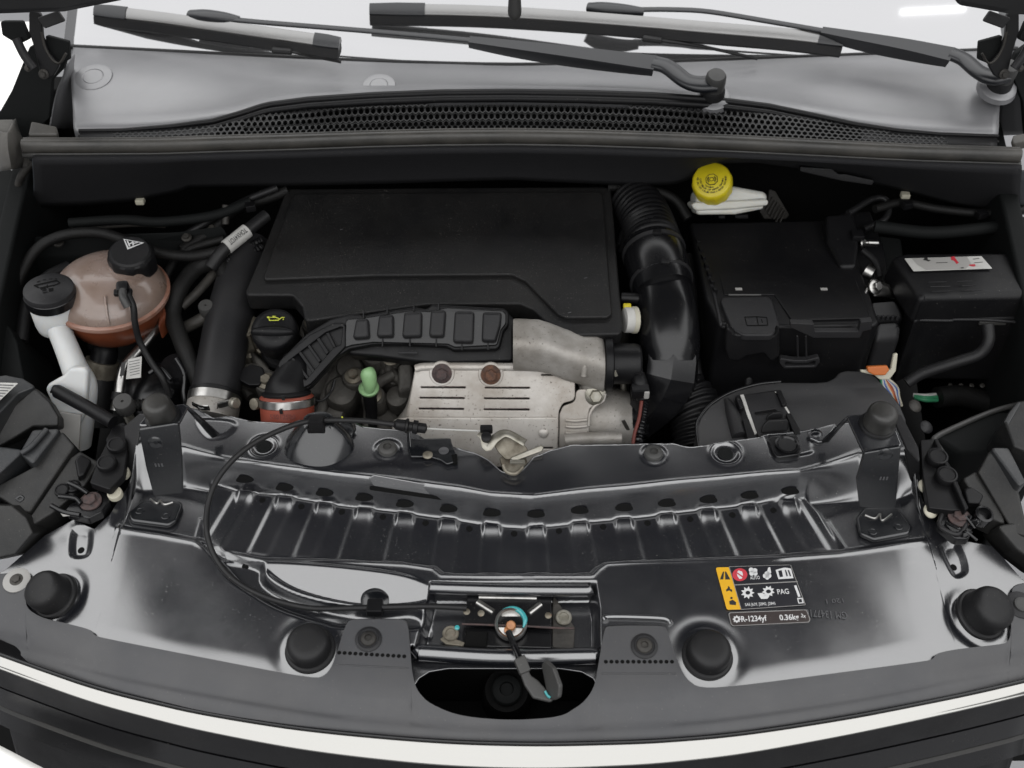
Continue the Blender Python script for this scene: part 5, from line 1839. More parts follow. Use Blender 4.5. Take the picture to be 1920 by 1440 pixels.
# service valve caps
for (a, b, z, lab) in ((385, 572, .93, 'grey knurled valve cap beside the large black pipe'), (229, 752, .90, 'grey round valve cap beside the support bracket')):
    vc = empty('valve_cap', U(a, b, z=z) - V((0, 0, .02)), lab, 'valve cap')
    r_ = .0115 if a > 300 else .0140
    lathe('cap', [(r_ * .95, -.022), (r_, -.018), (r_, -.002), (r_ * .92, .0), (r_ * .15, .0), (r_ * .12, -.003), (.001, -.003)], U(a, b, z=z), (0, -.25, 1), 'rubber_grey', vc, n=36, mod=lambda t, h: 1 + (.02 * math.cos(t * 18) if h < -.001 else 0))
    lathe('stem', [(r_ * .5, -.045), (r_ * .5, -.02)], U(a, b, z=z), (0, -.1, 1), 'zinc', vc, n=14)

# ---- braided hose loop
lh = tube('hose_loop', UZ([(425, 520, .935), (412, 496, .945), (395, 492, .948), (365, 505, .945), (335, 545, .935), (324, 590, .915), (340, 640, .895), (362, 690, .87), (378, 730, .845)]), .0128, 'hose_braid', None, n=18, res=8, mod=lambda s: 1 + .02 * math.sin(s * 900))
tag(lh, 'ribbed black hose bending in a loop beside the large pipe', 'hose')
sh = tube('thin_hose', UZ([(20, 560, .93), (60, 478, .97), (110, 444, .985), (180, 436, .99), (240, 452, .985), (300, 474, .975), (360, 480, .965), (415, 470, .965)]), .0085, 'hose_braid', None, n=14, res=8)
tag(sh, 'thin black hose arching behind the coolant tank', 'hose')

# ---- white lettered sleeve
sl = empty('lettered_sleeve', U(440, 460, z=.96), 'white sleeve with black letters on a hose beside the engine cover', 'hose sleeve')
A, B = U(424, 464, z=.972), U(464, 432, z=.982)
tube('sleeve', [A, A.lerp(B, .5), B], .0115, 'paper', sl, n=24, ang=70)
tube('hose', [A + (A - B).normalized() * .035 + V((0, 0, -.012)), A, B, B + (B - A).normalized() * .04], .0100, 'rubber', sl, n=18)
dsl = (B - A).normalized()
nsl = (CAM - A).normalized()
nsl = (nsl - dsl * nsl.dot(dsl)).normalized()
vsl = nsl.cross(dsl)
text('lettering', 'TOHX4YOT', A.lerp(B, .90) + nsl * .0112 + vsl * .006, A.lerp(B, .12) + nsl * .0112 + vsl * .006, nsl, 'ink', sl, h=.008, th=.0012, bold=.01)
sheet('sleeve_flap', [UZ([(410, 478, .955), (420, 482, .955), (434, 474, .958)]), UZ([(424, 496, .945), (428, 494, .945), (432, 488, .948)])], 'paper_grey', sl, thick=.002)
for q in ([(424, 492, .95), (450, 470, .955), (490, 450, .96)], [(440, 496, .945), (465, 478, .95), (492, 462, .955)]):
    tube('corrugated_tube', UZ(q), .006, 'plastic', sl, n=10, res=20, mod=lambda s: 1 + .12 * math.sin(s * 1300), ang=30)
st_ = tube('stud', UZ([(423, 384, 1.0), (423, 420, .975)]), .0055, 'dirt_metal', None, n=12, smooth=False)
tag(st_, 'dull metal stud hanging behind the lettered sleeve', 'stud')

# ---- large charge pipe with clamp
lp = empty('charge_pipe', U(400, 760, z=.83), 'large matt black air pipe ending in a screw clamp', 'pipe')
tube('pipe', UZ([(470, 460, .935), (452, 520, .92), (430, 600, .90), (414, 680, .875), (402, 746, .85)]), [.036, .036, .036, .0355, .0350], 'plastic_grey', lp, n=36, res=8)
A, B = U(402, 742, z=.852), U(399, 758, z=.838)
axp = (A - B).normalized()
c0 = U(402, 752, z=.850)
axp = (U(414, 680, z=.875) - U(402, 746, z=.850)).normalized()
lathe('collar', [(.030, -.03), (.0385, -.028), (.0385, -.006), (.0375, -.004)], c0, axp, 'cast', lp, n=44)
lathe('clamp_band', [(.0370, -.006), (.0392, -.005), (.0392, .008), (.0370, .009)], c0, axp, 'steel', lp, n=44)
lathe('pipe_rim', [(.036, .008), (.0385, .009), (.0385, .014), (.034, .016)], c0, axp, 'plastic', lp, n=44)
bx = U(421, 757, z=.884)
box('clamp_housing', bx, (.020, .006, .010), 'steel', lp, rz=.35, bev=.002)
for k in range(7):
    box('worm_thread', bx + V((-.009 + .003 * k, -.0045 + .0011 * k, .0)), (.0012, .0015, .010), 'dirt_metal', lp, rz=.35, ry=.25, bev=0)
lathe('clamp_screw', [(.004, 0), (.0085, .001), (.0085, .007), (.007, .009), (.001, .009)], U(436, 755, z=.886), (.75, -.5, .3), 'zinc', lp, n=16)
tube('band_tail', UZ([(362, 758, .880), (376, 764, .884), (392, 765, .886)]), .0035, 'chrome', lp, n=8, flat=(1.4, .5))

# ---- assorted dark fittings between the pipes
ms = empty('compressor', U(300, 720, z=.80), 'glossy black compressor housing behind the metal pipe', 'compressor')
lathe('housing', [(.03, -.04), (.045, -.03), (.048, .01), (.04, .025), (.02, .03), (.001, .03)], U(290, 735, z=.82), (0, -.4, 1), 'plastic_gloss', ms, n=32)
lathe('boss', [(.026, -.03), (.026, .0), (.022, .006), (.001, .006)], U(330, 690, z=.87), (0, -.3, 1), 'plastic_gloss', ms, n=28)
for q in ([(330, 672, .885), (345, 700, .87), (345, 740, .85), (352, 770, .83)], [(280, 700, .88), (300, 690, .885), (322, 712, .88)]):
    tube('cable', UZ(q), .0042, 'plastic_gloss', ms, n=8)
tube('braid', UZ([(236, 762, .86), (262, 760, .865), (290, 756, .87)]), .008, 'hose_braid', ms, n=10, res=14, mod=lambda s: 1 + .2 * math.sin(s * 900), ang=30)

# ---- left fastening plate with bolts beside the headlight
fp = empty('bolted_rail', U(210, 880, z=.86), 'dark rail with two bolts between headlight and bracket', 'rail')
pr = PZ(.885)
slab('rail_plate', [(212, 800), (232, 790), (240, 800), (238, 850), (232, 890), (205, 918), (168, 905), (180, 870), (200, 830), (198, 824)], pr, .012, 'plastic', fp, r=.004)
for a, b in ((221, 838), (202, 872)):
    bolt('bolt', U(a, b, pl=pr), (0, -.1, 1), .0135, 'plastic', fp, 'cap', .012)
slab('rubber_pad', [(150, 938), (175, 920), (200, 920), (206, 938), (190, 960), (165, 972), (120, 960), (130, 945)], PZ(.865), .014, 'plastic_gloss', fp, r=.006)
bolt('rusty_screw', U(170, 940, z=.867), (0, -.1, 1), .0145, 'rust_dark', fp, 'hex', .009)
for a, b, mm in ((118, 922, 'plastic'), (139, 915, 'plastic'), (217, 928, 'cream'), (231, 889, 'cream')):
    bolt('clip', U(a, b, z=.866), (0, -.2, 1), .010, mm, fp, 'cap', .010)
for q in ([(96, 948, .87), (120, 960, .868), (150, 966, .868)], [(110, 930, .875), (140, 934, .872), (152, 945, .87)], [(128, 905, .88), (150, 915, .878), (165, 925, .875)]):
    tube('cable', UZ(q), .0035, 'plastic_gloss', fp, n=8)
sheet('torn_paper', [UZ([(110, 958, .868), (125, 960, .868)]), UZ([(118, 968, .868), (138, 966, .868)])], 'paper_grey', fp, thick=.001, res=(1, 1))

# ---- left headlight housing
hl = empty('headlight_housing', U(80, 900, z=.80), 'black stepped headlight housing with white label beside the washer neck', 'headlight')
pblock('upper_block', UZ([(-60, 715, .945), (10, 700, .945), (42, 706, .942), (68, 724, .935), (36, 742, .930), (-60, 835, .930)]), .10, 'lamp_top', hl)
pblock('mid_block', UZ([(66, 726, .930), (92, 752, .92), (110, 780, .90), (110, 800, .89), (64, 800, .892), (0, 836, .89), (-40, 840, .89), (-20, 800, .905)]), .10, 'lamp_box', hl)
pblock('step_block', UZ([(60, 804, .905), (114, 803, .905), (60, 870, .895), (36, 850, .895)]), .08, 'lamp_top', hl)
pblock('step_side', UZ([(114, 805, .902), (142, 838, .89), (55, 960, .865), (40, 960, .865), (-20, 920, .868), (62, 872, .886)]), .08, 'lamp_box', hl)
pblock('front_block', UZ([(-60, 840, .905), (-10, 834, .905), (42, 842, .900), (40, 850, .898), (-20, 905, .89), (-60, 915, .89)]), .08, 'lamp_top', hl)
pblock('lower_block', UZ([(-60, 945, .885), (22, 948, .885), (48, 970, .875), (62, 1000, .86), (30, 1040, .84), (-60, 1060, .835)]), .10, 'lamp_box', hl)
pblock('edge_rail', UZ([(132, 856, .885), (150, 846, .885), (186, 866, .88), (160, 910, .868), (100, 960, .86), (60, 985, .856), (52, 975, .858)]), .05, 'lamp_box', hl)
pblock('corner_post', UZ([(140, 862, .895), (150, 850, .895), (172, 862, .89), (158, 890, .885), (146, 895, .885)]), .03, 'plastic', hl)
tube('rib', UZ([(88, 805, .908), (60, 836, .903), (40, 850, .90)]), .004, 'lamp_top', hl, n=8)
tube('drain_loop', UZ([(30, 936, .893), (38, 930, .895), (44, 934, .893), (38, 940, .892), (30, 936, .893)]), .0018, 'lamp_top', hl, n=6)
plb = PL(U(0, 730, z=.947), (0, .02, 1))
slab('paper_label', [(-40, 716), (34, 718), (-2, 752), (-40, 768)], plb.off(.002), .0008, 'paper', hl, r=.001, bev=.0002)
decal('label_print', [[(-30, 720 + 5 * k), (26 - 5 * k, 722 + 5 * k), (24 - 5 * k, 723.6 + 5 * k), (-30, 721.6 + 5 * k)] for k in range(6)], plb.off(.0024), 'ink_faint', hl)
pblock('inner_duct', UZ([(-60, 590, .94), (15, 610, .94), (30, 640, .93), (48, 720, .90), (-60, 720, .90)]), .14, 'soot', hl)

# ================================================================== RIGHT OF THE BAY
# ---- brake fluid reservoir
br = empty('brake_reservoir', U(1370, 395, z=1.0), 'white brake fluid reservoir below the cowl lining', 'reservoir')
BX = lambda pts: [(1280 + a / 8.727, 290 + b / 8.727) for a, b in pts]
ptop = PZ(1.030)
top_l = [(250, 640), (560, 560), (830, 520), (1330, 620), (1385, 660), (1390, 720), (900, 800), (260, 800)]
q3 = [U(*BX([q])[0], z=1.028 if i in (0, 1, 2) else 1.022) for i, q in enumerate(top_l)]
yb_ = .775
lo_l = [(150, 830), (200, 880), (240, 905), (560, 905), (880, 870), (1180, 850), (1400, 800), (1400, 760)]
# upper tank, seam flange, lower tank
up3 = Us(BX([(235, 620), (700, 560), (830, 520), (1330, 610), (1388, 660), (1390, 775), (820, 830), (200, 850)]), pl=PL((0, .80, 1.02), (0, -.85, .53)))
slab('upper_tank', up3, PL((0, .80, 1.02), (0, -.85, .53)), .06, 'white_res', br, px=False, r=.010, bev=.007, bres=3)
slab('seam_flange', BX([(140, 820), (200, 780), (1380, 730), (1410, 770), (1390, 830), (860, 890), (240, 920), (190, 900)]), PL((0, .80, 1.02), (0, -.85, .53)).off(.006), .05, 'white_res', br, r=.006, bev=.003)
slab('lower_tank', BX([(200, 880), (860, 870), (1330, 830), (1320, 890), (860, 980), (240, 985)]), PL((0, .80, 1.02), (0, -.85, .53)).off(.002), .05, 'white_res', br, r=.006, bev=.004)
axb = V((-.30, -.62, 1)).normalized()
cb = U(1335, 340, z=1.045)
lathe('filler_neck', [(.024, -.05), (.024, -.012)], cb, axb, 'white_res', br, n=36)
bc = empty('brake_fluid_cap', cb, 'bright yellow brake fluid cap with embossed lettering', 'cap')
lathe('cap_body', [(.0285, -.024), (.0305, -.022), (.0310, -.002), (.0295, .004), (.027, .006), (.001, .006)], cb, axb, 'yellow', bc, n=60, mod=lambda t, h: 1 + (.018 * math.cos(t * 12) if h < -.001 else 0), ang=40)
pcb = PL(cb + axb * .006, axb)


def polar(r, a, c=0):
    return pcb.to3(r * math.cos(a), r * math.sin(a), c)


lathe('octagon', [(.0098, .006), (.0098, .0072), (.0088, .0072), (.0088, .0063), (.001, .0063)], cb, axb, 'ink', bc, n=8)
lathe('octagon_field', [(.0086, .006), (.0086, .0076), (.001, .0076)], cb, axb, 'yellow', bc, n=8)
rg = [polar(.0030, 2 * math.pi * k / 24, .0018) for k in range(24)]
tube('brake_symbol', rg, .0005, 'ink', bc, n=6, res=1, closed=True)
for a0 in (0, math.pi):
    for rr in (.0050, .0064):
        tube('brake_symbol', [polar(rr, a0 - .8 + 1.6 * k / 8, .0018) for k in range(9)], .0005, 'ink', bc, n=6, res=1)


def arc_text(s, r, a_mid, step, h):
    n = len(s)
    for i, chx in enumerate(s):
        if chx == ' ':
            continue
        a = a_mid + (i - (n - 1) / 2) * step
        c = polar(r, a)
        tdir = (pcb.u * -math.sin(a) + pcb.v * math.cos(a)).normalized()
        text('letter', chx, c - tdir * h * .34, c + tdir * h * .34, axb, 'ink', bc, h=h, th=.0006, bold=.02)


arc_text('WARNING', .0140, -math.pi * .62, .17, .0026)
arc_text('CLEAN FILLER CAP BEFORE REMOVING', .0182, -math.pi / 2 - .1, .105, .0026)
arc_text('USE ONLY DOT 4 FLUID FROM A SEALED CONTAINER', .0226, -math.pi / 2 - .05, .082, .0026)
# ribbed metal plate behind
bpz = empty('ribbed_plate', U(1455, 395, z=.98), 'dark ribbed metal plate behind the brake fluid reservoir', 'plate')
ppl = PL((0, .84, 1.0), (.25, -.85, .5))
slab('plate', BX([(1260, 930), (1400, 740), (1420, 560), (1520, 600), (1750, 990), (1690, 1055), (1340, 1055)]), ppl, .006, 'dirt_metal', bpz, r=.003)
for k in range(6):
    x = 1420 + 42 * k
    y = 700 + 45 * k
    tube('rib', Us(BX([(x + 60, y), (x - 20, y + 140), (x - 60, y + 220)]), pl=ppl.off(.002)), .0022, 'dirt_metal', bpz, n=6)
for q in ([(590, 1000), (700, 985), (700, 1055), (590, 1055)], [(860, 985), (1080, 975), (1080, 1050), (860, 1055)]):
    slab('bracket', BX(q), ppl.off(-.01), .02, 'plastic_grey', bpz, r=.002)

# ---- battery box
bb = empty('battery_cover', U(1470, 640, z=.78), 'black plastic battery cover with a booklet symbol', 'battery cover')
ZB = .950
block('lid', UZ([(1292, 416, ZB + .01), (1572, 411, ZB + .01), (1604, 470, ZB), (1650, 603, ZB), (1640, 610, ZB), (1470, 612, ZB), (1348, 606, ZB), (1322, 560, ZB)]), .17, 'plastic', bb, bev=.006)
pb_ = PZ(ZB)
slab('lid_panel', [(1345, 506), (1490, 504), (1600, 512), (1632, 596), (1485, 600), (1452, 552), (1358, 552)], pb_.off(.004), .006, 'plastic', bb, r=.003)
slab('flap', [(1348, 556), (1446, 554), (1462, 606), (1460, 618), (1446, 628), (1395, 628), (1372, 616)], pb_.off(.009), .012, 'plastic_grey', bb, r=.012, bev=.003)
tube('flap_edge', Us([(1366, 553), (1427, 553)], pl=pb_.off(.010)), .0016, 'rubber_grey', bb, n=6, smooth=False)
pbk = pb_.off(.0092)
BK = lambda pts: [(1250 + a / 2.572, 300 + b / 2.572) for a, b in pts]
decal('booklet_symbol', [BK(q) for q in ([(376, 756), (432, 754), (432, 758), (376, 760)], [(374, 756), (378, 756), (390, 800), (386, 800)], [(386, 797), (488, 795), (488, 799), (386, 801)], [(432, 756), (436, 756), (444, 798), (440, 798)],
       [(432, 754), (482, 758), (482, 762), (432, 758)], [(480, 758), (484, 758), (490, 796), (486, 797)], [(455, 768), (459, 768), (464, 786), (460, 786)])], pbk, 'black', bb)
for a, b in ((1385, 542), (1545, 542)):
    box('white_tick', U(a, b, pl=pb_.off(.0045)), (.010, .005, .001), 'paper_grey', bb, bev=0)
# front face details
plf = PL(U(1460, 640, y=.553), (0, -1, .04))
slab('front_lip', [(1482, 606), (1526, 608), (1528, 622), (1610, 622), (1614, 604), (1636, 602), (1634, 618), (1618, 622), (1612, 634), (1526, 634), (1482, 614)], plf.off(.008), .010, 'plastic_grey', bb, r=.002, bev=.001)
slab('flap_front', [(1362, 612), (1380, 628), (1450, 632), (1462, 616), (1462, 668), (1446, 680), (1432, 662), (1400, 668), (1385, 678), (1366, 676), (1360, 655)], plf.off(.012), .014, 'plastic', bb, r=.006, bev=.003)
for x in (1495, 1511):
    tube('front_rib', Us([(x, 630), (x + 1, 680)], pl=plf.off(.001)), .0016, 'plastic_grey', bb, n=6, smooth=False)
slab('handle', [(1462, 672), (1490, 676), (1512, 676), (1536, 670), (1538, 678), (1530, 690), (1470, 692), (1462, 682)], plf.off(.010), .010, 'plastic_grey', bb, r=.004, bev=.0015, holes=[[(1472, 678), (1490, 682), (1512, 682), (1530, 676), (1528, 686), (1472, 687)]])
# left hinge comb
for k in range(7):
    t = k / 6
    box('hinge_tooth', U(1308 + 32 * t, 455 + 90 * t, z=ZB + .004), (.006, .010, .012), 'plastic', bb, rz=.2, bev=.001)
tube('hinge_rail', UZ([(1300, 432, .955), (1318, 480, .953), (1338, 548, .952), (1350, 600, .950), (1354, 612, .945), (1368, 612, .945)]), .003, 'plastic_grey', bb, n=8)
tube('cable', UZ([(1402, 672, .86), (1404, 700, .845), (1402, 740, .82)]), .0065, 'rubber', bb, n=12)
lathe('cable_end', [(.008, 0), (.010, .004), (.007, .008), (.001, .009)], U(1408, 668, z=.868), (.5, -.6, .5), 'zinc_dirty', bb, n=12)

# ---- positive terminal connectors
cn = empty('terminal_connector', U(1640, 640, z=.86), 'black connector with orange clip and bundled coloured wires', 'connector')
block('upper_body', UZ([(1548, 402, .985), (1600, 398, .985), (1612, 440, .975), (1606, 500, .96), (1576, 500, .96), (1550, 450, .97)]), .06, 'plastic', cn, bev=.006)
box('knob', U(1607, 442, z=.975), (.02, .02, .012), 'plastic', cn, bev=.003)
tube('threaded_stud', UZ([(1612, 455, .965), (1645, 456, .962)]), .005, 'steel', cn, n=10, smooth=False)
bolt('nut', U(1616, 456, z=.966), (1, -.2, .3), .009, 'steel', cn, 'nut')
tube('bright_stub', UZ([(1622, 506, .955), (1636, 514, .952)]), .011, 'steel', cn, n=14, smooth=False)
bolt('bolt', U(1640, 538, z=.955), (.4, -.5, .6), .012, 'steel', cn)
sheet('metal_tab', [UZ([(1632, 540, .955), (1650, 528, .955), (1668, 534, .95)]), UZ([(1640, 556, .945), (1660, 556, .94), (1678, 560, .93)])], 'steel', cn, thick=.003)
tube('spring_clip', UZ([(1626, 540, .955), (1622, 552, .95), (1618, 566, .945)]), .0016, 'steel', cn, n=6)
block('plug_body', UZ([(1632, 566, .945), (1680, 562, .945), (1694, 590, .93), (1690, 598, .925), (1640, 602, .925)]), .05, 'plastic', cn, bev=.005)
for k in range(5):
    box('plug_tooth', U(1646 + 9 * k, 596, z=.93), (.004, .004, .008), 'plastic_grey', cn, bev=.001)
block('lever_body', UZ([(1642, 604, .925), (1686, 600, .925), (1690, 612, .92), (1688, 636, .905), (1640, 640, .905)]), .075, 'plastic_grey', cn, bev=.008)
slab('cream_frame', [(1614, 694), (1670, 694), (1676, 664), (1684, 662), (1680, 696), (1668, 712), (1650, 712), (1640, 704), (1614, 698)], PY(.50, .865, 60), .006, 'cream', cn, r=.003)
slab('orange_clip', [(1626, 688), (1664, 686), (1668, 694), (1660, 704), (1640, 704), (1628, 698)], PY(.495, .866, 60), .008, 'orange', cn, r=.002)
cols = ['wire_green', 'wire_white', 'wire_blue', 'cream', 'orange', 'wire_red', 'wire_white', 'wire_blue', 'cream']
for k, m_ in enumerate(cols):
    f = (k - 4) * 2.6
    g = ((k * 37) % 9 - 4) * 2.2
    tube('wire', UZ([(1658 + f * .6, 708 + abs(f) * .2, .862), (1668 + f + g * .4, 726, .852), (1676 + g, 742, .842), (1684 + g * .7, 758 + f * .3, .828)]), .0024, m_, cn, n=7)

# ---- fuse box
fb = empty('fuse_box', U(1800, 650, z=.82), 'black fuse box with a white label', 'fuse box')
ZFU = .985
block('lid', UZ([(1672, 478, ZFU), (1700, 472, ZFU), (1960, 470, ZFU), (1960, 552, ZFU - .006), (1742, 556, ZFU - .006), (1726, 560, ZFU - .006)]), .050, 'plastic', fb, bev=.010, taper=.06)
block('base', UZ([(1700, 560, .945), (1960, 520, .945), (1960, 596, .94), (1735, 594, .94), (1715, 602, .94)]), .13, 'plastic', fb, bev=.006)
for off, rr in ((0, .003), (12, .0024)):
    tube('rim_line', UZ([(1718, 588 + off, .935), (1780, 589 + off, .935), (1792, 587 + off, .935), (1850, 588 + off, .935), (1905, 592 + off, .935), (1940, 596 + off, .935)]), rr, 'plastic_grey', fb, n=8)
box('latch_tab', U(1860, 604, z=.93), (.040, .008, .006), 'rubber_grey', fb, bev=.001)
pfu = PZ(ZFU).off(.001)
FB = lambda pts: [(1660 + a / 7.385, 460 + b / 7.385) for a, b in pts]
slab('paper_label', FB([(265, 180), (1330, 148), (1480, 318), (390, 355)]), pfu, .0008, 'paper', fb, r=.001, bev=.0002)
decal('label_field', [FB([(360, 180), (1130, 160), (1190, 260), (1110, 328), (560, 342), (440, 270)])], pfu, 'paper_grey', fb)
decal('label_print', [FB(q) for q in ([(520, 205), (545, 175), (580, 172), (590, 200), (630, 205), (600, 225), (560, 212)], [(1040, 310), (1080, 305), (1090, 318), (1050, 322)], [(1210, 190), (1300, 178), (1300, 186), (1215, 196)],
      [(1230, 240), (1350, 230), (1352, 236), (1232, 246)], [(700, 240), (860, 234), (860, 242), (700, 248)])], pfu.off(.0003), 'ink', fb)
decal('red_stamp', [FB(q) for q in ([(905, 165), (950, 150), (990, 210), (1020, 245), (985, 260), (950, 215), (915, 205)], [(1160, 270), (1240, 262), (1250, 290), (1220, 295), (1165, 285)])], pfu.off(.0003), 'red_ink', fb)
for (a0, a1, y) in ((600, 850, 510), (1000, 1210, 500), (620, 900, 575), (1060, 1260, 560), (650, 930, 640), (1100, 1340, 625)):
    A, B = FB([(a0, y)])[0], FB([(a1, y - 8)])[0]
    tube('embossed_line', Us([A, B], pl=pfu), .0007, 'plastic_grey', fb, n=6, smooth=False)
tube('cable', UZ([(1852, 608, .948), (1853, 640, .930), (1835, 664, .912), (1790, 680, .900), (1730, 700, .880), (1700, 718, .866)]), .0088, 'rubber', fb, n=14)

# ---- cables deep at the right
dc = empty('wiring_harness', U(1780, 760, z=.74), 'dark wiring harness below the fuse box with green and pink wires', 'wiring')
for k in range(3):
    tube('green_wire', UZ([(1712 + 2 * k, 741 + 2 * k, .80), (1735, 742 + 4 * k, .802), (1757, 740 + 5 * k, .795)]), .0035, 'wire_white' if k == 0 else 'wire_green', dc, n=8)
tube('pink_wire', UZ([(1874, 711, .83), (1884, 718, .828), (1894, 730, .82)]), .005, 'wire_pink', dc, n=8)
tube('harness', UZ([(1757, 745, .795), (1800, 742, .79), (1850, 755, .78), (1880, 770, .77)]), .017, 'hose_braid', dc, n=12)
for k in range(9):
    bolt('pin', U(1782 + 20 * (k % 5), 703 + 20 * (k // 5), z=.80), (0, -.5, 1), .004, 'dirt_metal', dc, 'rivet')
block('tray', UZ([(1755, 818, .87), (1860, 770, .87), (1930, 770, .87), (1930, 850, .85), (1800, 850, .85)]), .10, 'soot', dc, bev=.006)
tube('tray_edge', UZ([(1920, 756, .875), (1860, 772, .875), (1780, 806, .875), (1752, 822, .875), (1756, 832, .873), (1772, 856, .866)]), .0042, 'rubber_grey', dc, n=8)

# ---- intake pipe from the air filter
ip = empty('intake_pipe', U(1240, 720, z=.82), 'glossy black intake pipe with corrugated section beside the engine cover', 'air pipe')
tube('corrugated_bellows', UZ([(1185, 372, .985), (1205, 400, .982), (1218, 430, .978), (1226, 462, .975)]), [.038, .040, .041, .044], 'plastic', ip, n=32, res=16, mod=lambda s: 1 + .035 * math.sin(s * 620), ang=60)
tube('coupling', UZ([(1222, 462, .970), (1230, 490, .968), (1238, 520, .962), (1244, 545, .955)]), [.046, .048, .046, .044], 'plastic_gloss', ip, n=36, res=6)
for a, b, z, r_ in ((1226, 474, .970, .0485), (1240, 528, .958, .0472)):
    c = U(a, b, z=z)
    d = (U(a + 10, b + 40, z=z - .008) - U(a, b, z=z)).normalized()
    lathe('hose_clamp', [(r_ * .97, -.004), (r_ * 1.02, -.003), (r_ * 1.02, .003), (r_ * .97, .004)], c, d, 'plastic_grey', ip, n=40)
    box('clamp_buckle', c + V((0, -.25, .97)) * (r_ * 1.02), (.012, .010, .004), 'plastic', ip, bev=.001)
tube('elbow', UZ([(1242, 540, .950), (1252, 590, .935), (1256, 640, .915), (1256, 676, .895)]), [.044, .0445, .0445, .043], 'plastic_gloss', ip, n=40, res=8)
tube('elbow_box', UZ([(1256, 660, .903), (1254, 706, .880), (1236, 742, .85), (1205, 776, .815), (1180, 804, .79)]), [.0435, .0450, .0420, .036, .032], 'plastic_gloss', ip, n=7, res=2, ang=15)
tube('lower_bellows', UZ([(1258, 720, .83), (1290, 752, .82), (1310, 790, .81), (1318, 840, .79)]), [.040, .042, .042, .042], 'plastic', ip, n=28, res=26, mod=lambda s: 1 + .05 * math.sin(s * 560), ang=60)
for q in ([(1165, 470, .965), (1180, 430, .97), (1198, 395, .975)], [(1172, 466, .965), (1188, 428, .972), (1204, 396, .978)], [(1160, 462, .96), (1172, 424, .97), (1192, 388, .975)]):
    tube('cable', UZ(q), .0048, 'plastic', ip, n=8)
bolt('screw', U(1206, 372, z=1.0), (0, -.4, 1), .006, 'zinc', ip)
bolt('screw', U(1218, 412, z=1.015), (0, -.3, 1), .007, 'plastic_grey', ip, 'torx')

# ---- air box lid
ab = empty('air_box', U(1480, 790, z=.84), 'dark grey air filter box lid with a sliding clip', 'air box')
PA = PY(.40, .874, 3)
AX = lambda pts: [(1280 + a / 4.364, 680 + b / 4.364) for a, b in pts]
slab('lid', AX([(130, 720), (118, 520), (150, 440), (220, 350), (330, 275), (450, 220), (620, 175), (800, 155), (1080, 158), (1180, 150), (1240, 120), (1280, 75), (1340, 60), (1500, 66), (1580, 110), (1700, 240), (1780, 340), (1830, 460), (1840, 760), (1000, 780)]),
     PA, .05, 'lid_grey', ab, r=.012, bev=.004, bres=3)
tube('lid_rim', Us(AX([(136, 690), (116, 530), (140, 450), (215, 355), (330, 275), (450, 222), (620, 176), (800, 156)]), pl=PA.off(-.004)), .003, 'plastic_gloss', ab, n=8)
pa1 = PA.off(.006)
slab('clip_track', AX([(440, 270), (780, 220), (985, 590), (985, 620), (540, 640), (470, 420)]), pa1, .008, 'plastic', ab, r=.003, bev=.0015)
for q in ([(470, 262), (500, 258), (608, 575), (585, 590)], [(752, 235), (775, 235), (880, 410), (850, 420)]):
    slab('bright_strip', AX(q), pa1.off(.0015), .003, 'paper', ab, r=.001, bev=.0005)
slab('slide', AX([(505, 262), (750, 232), (870, 420), (880, 560), (620, 600)]), pa1.off(.003), .004, 'plastic_grey', ab, r=.002, bev=.001, holes=[AX([(585, 402), (760, 378), (785, 410), (600, 432)])])
for q in ([(432, 268), (470, 262), (502, 365), (470, 378)], [(490, 460), (540, 455), (600, 610), (530, 615)], [(765, 225), (805, 220), (855, 335), (815, 350)], [(845, 415), (885, 410), (970, 580), (915, 585)]):
    slab('guide_block', AX(q), pa1.off(.008), .012, 'plastic', ab, r=.002, bev=.0012)
for (x0, x1, yb, yt, pp) in ((680, 822, 470, 400, 0), (640, 868, 575, 462, 1)):
    pc_ = PL(U(*AX([((x0 + x1) / 2, yb)])[0], pl=pa1.off(.003)), (-.05, -.88, .45))
    slab('clip_tongue', AX([(x0 - 5, yb + 10), (x0 + 15, (yt + yb) / 2), (x0 + 60, yt + 8), (x1 - 20, yt), (x1, yt + 20), (x1 - 4, yb - 10)]), pc_.off(.006), .005, 'plastic', ab, r=.005, bev=.002)
tube('gusset', Us(AX([(360, 300), (410, 420), (470, 610)]), pl=PA.off(.001)), [.004, .010, .012], 'plastic_grey', ab, n=8)
slab('fixing_tab', AX([(1020, 570), (1060, 545), (1280, 480), (1160, 640), (1120, 650), (1040, 615)]), PSH.off(.004), .004, 'paint', slam, r=.004, bev=.0015)
bolt('rivet', U(1531, 813, pl=PSH.off(.004)), (0, 0, 1), .008, 'paint_clean', slam, 'rivet')

# ---- right rail with bolts and headlight
rr_ = empty('bolted_rail', U(1760, 900, z=.86), 'dark rail with two bolts between bracket and small headlight block', 'rail')
RX = lambda pts: [(1680 + a / 3.7875, 640 + b / 3.7875) for a, b in pts]
slab('rail_plate', RX([(175, 700), (268, 690), (400, 900), (520, 1190), (400, 1200), (230, 1180), (190, 950)]), PZ(.880), .012, 'plastic', rr_, r=.004)
slab('rail_edge', RX([(268, 690), (300, 690), (345, 800), (510, 1185), (490, 1200)]), PZ(.889), .012, 'plastic', rr_, r=.003)
for a, b in ((286, 838), (352, 968)):
    bolt('bolt', U(*RX([(a, b)])[0], z=.882), (0, -.1, 1), .0145, 'plastic', rr_, 'cap', .013)
for a, b, mm in ((205, 1030, 'cream'), (245, 1205, 'cream'), (135, 460, 'dirt_metal'), (215, 610, 'plastic_grey')):
    bolt('clip', U(*RX([(a, b)])[0], z=.868), (.3, -.4, 1), .010, mm, rr_, 'rivet', .010)
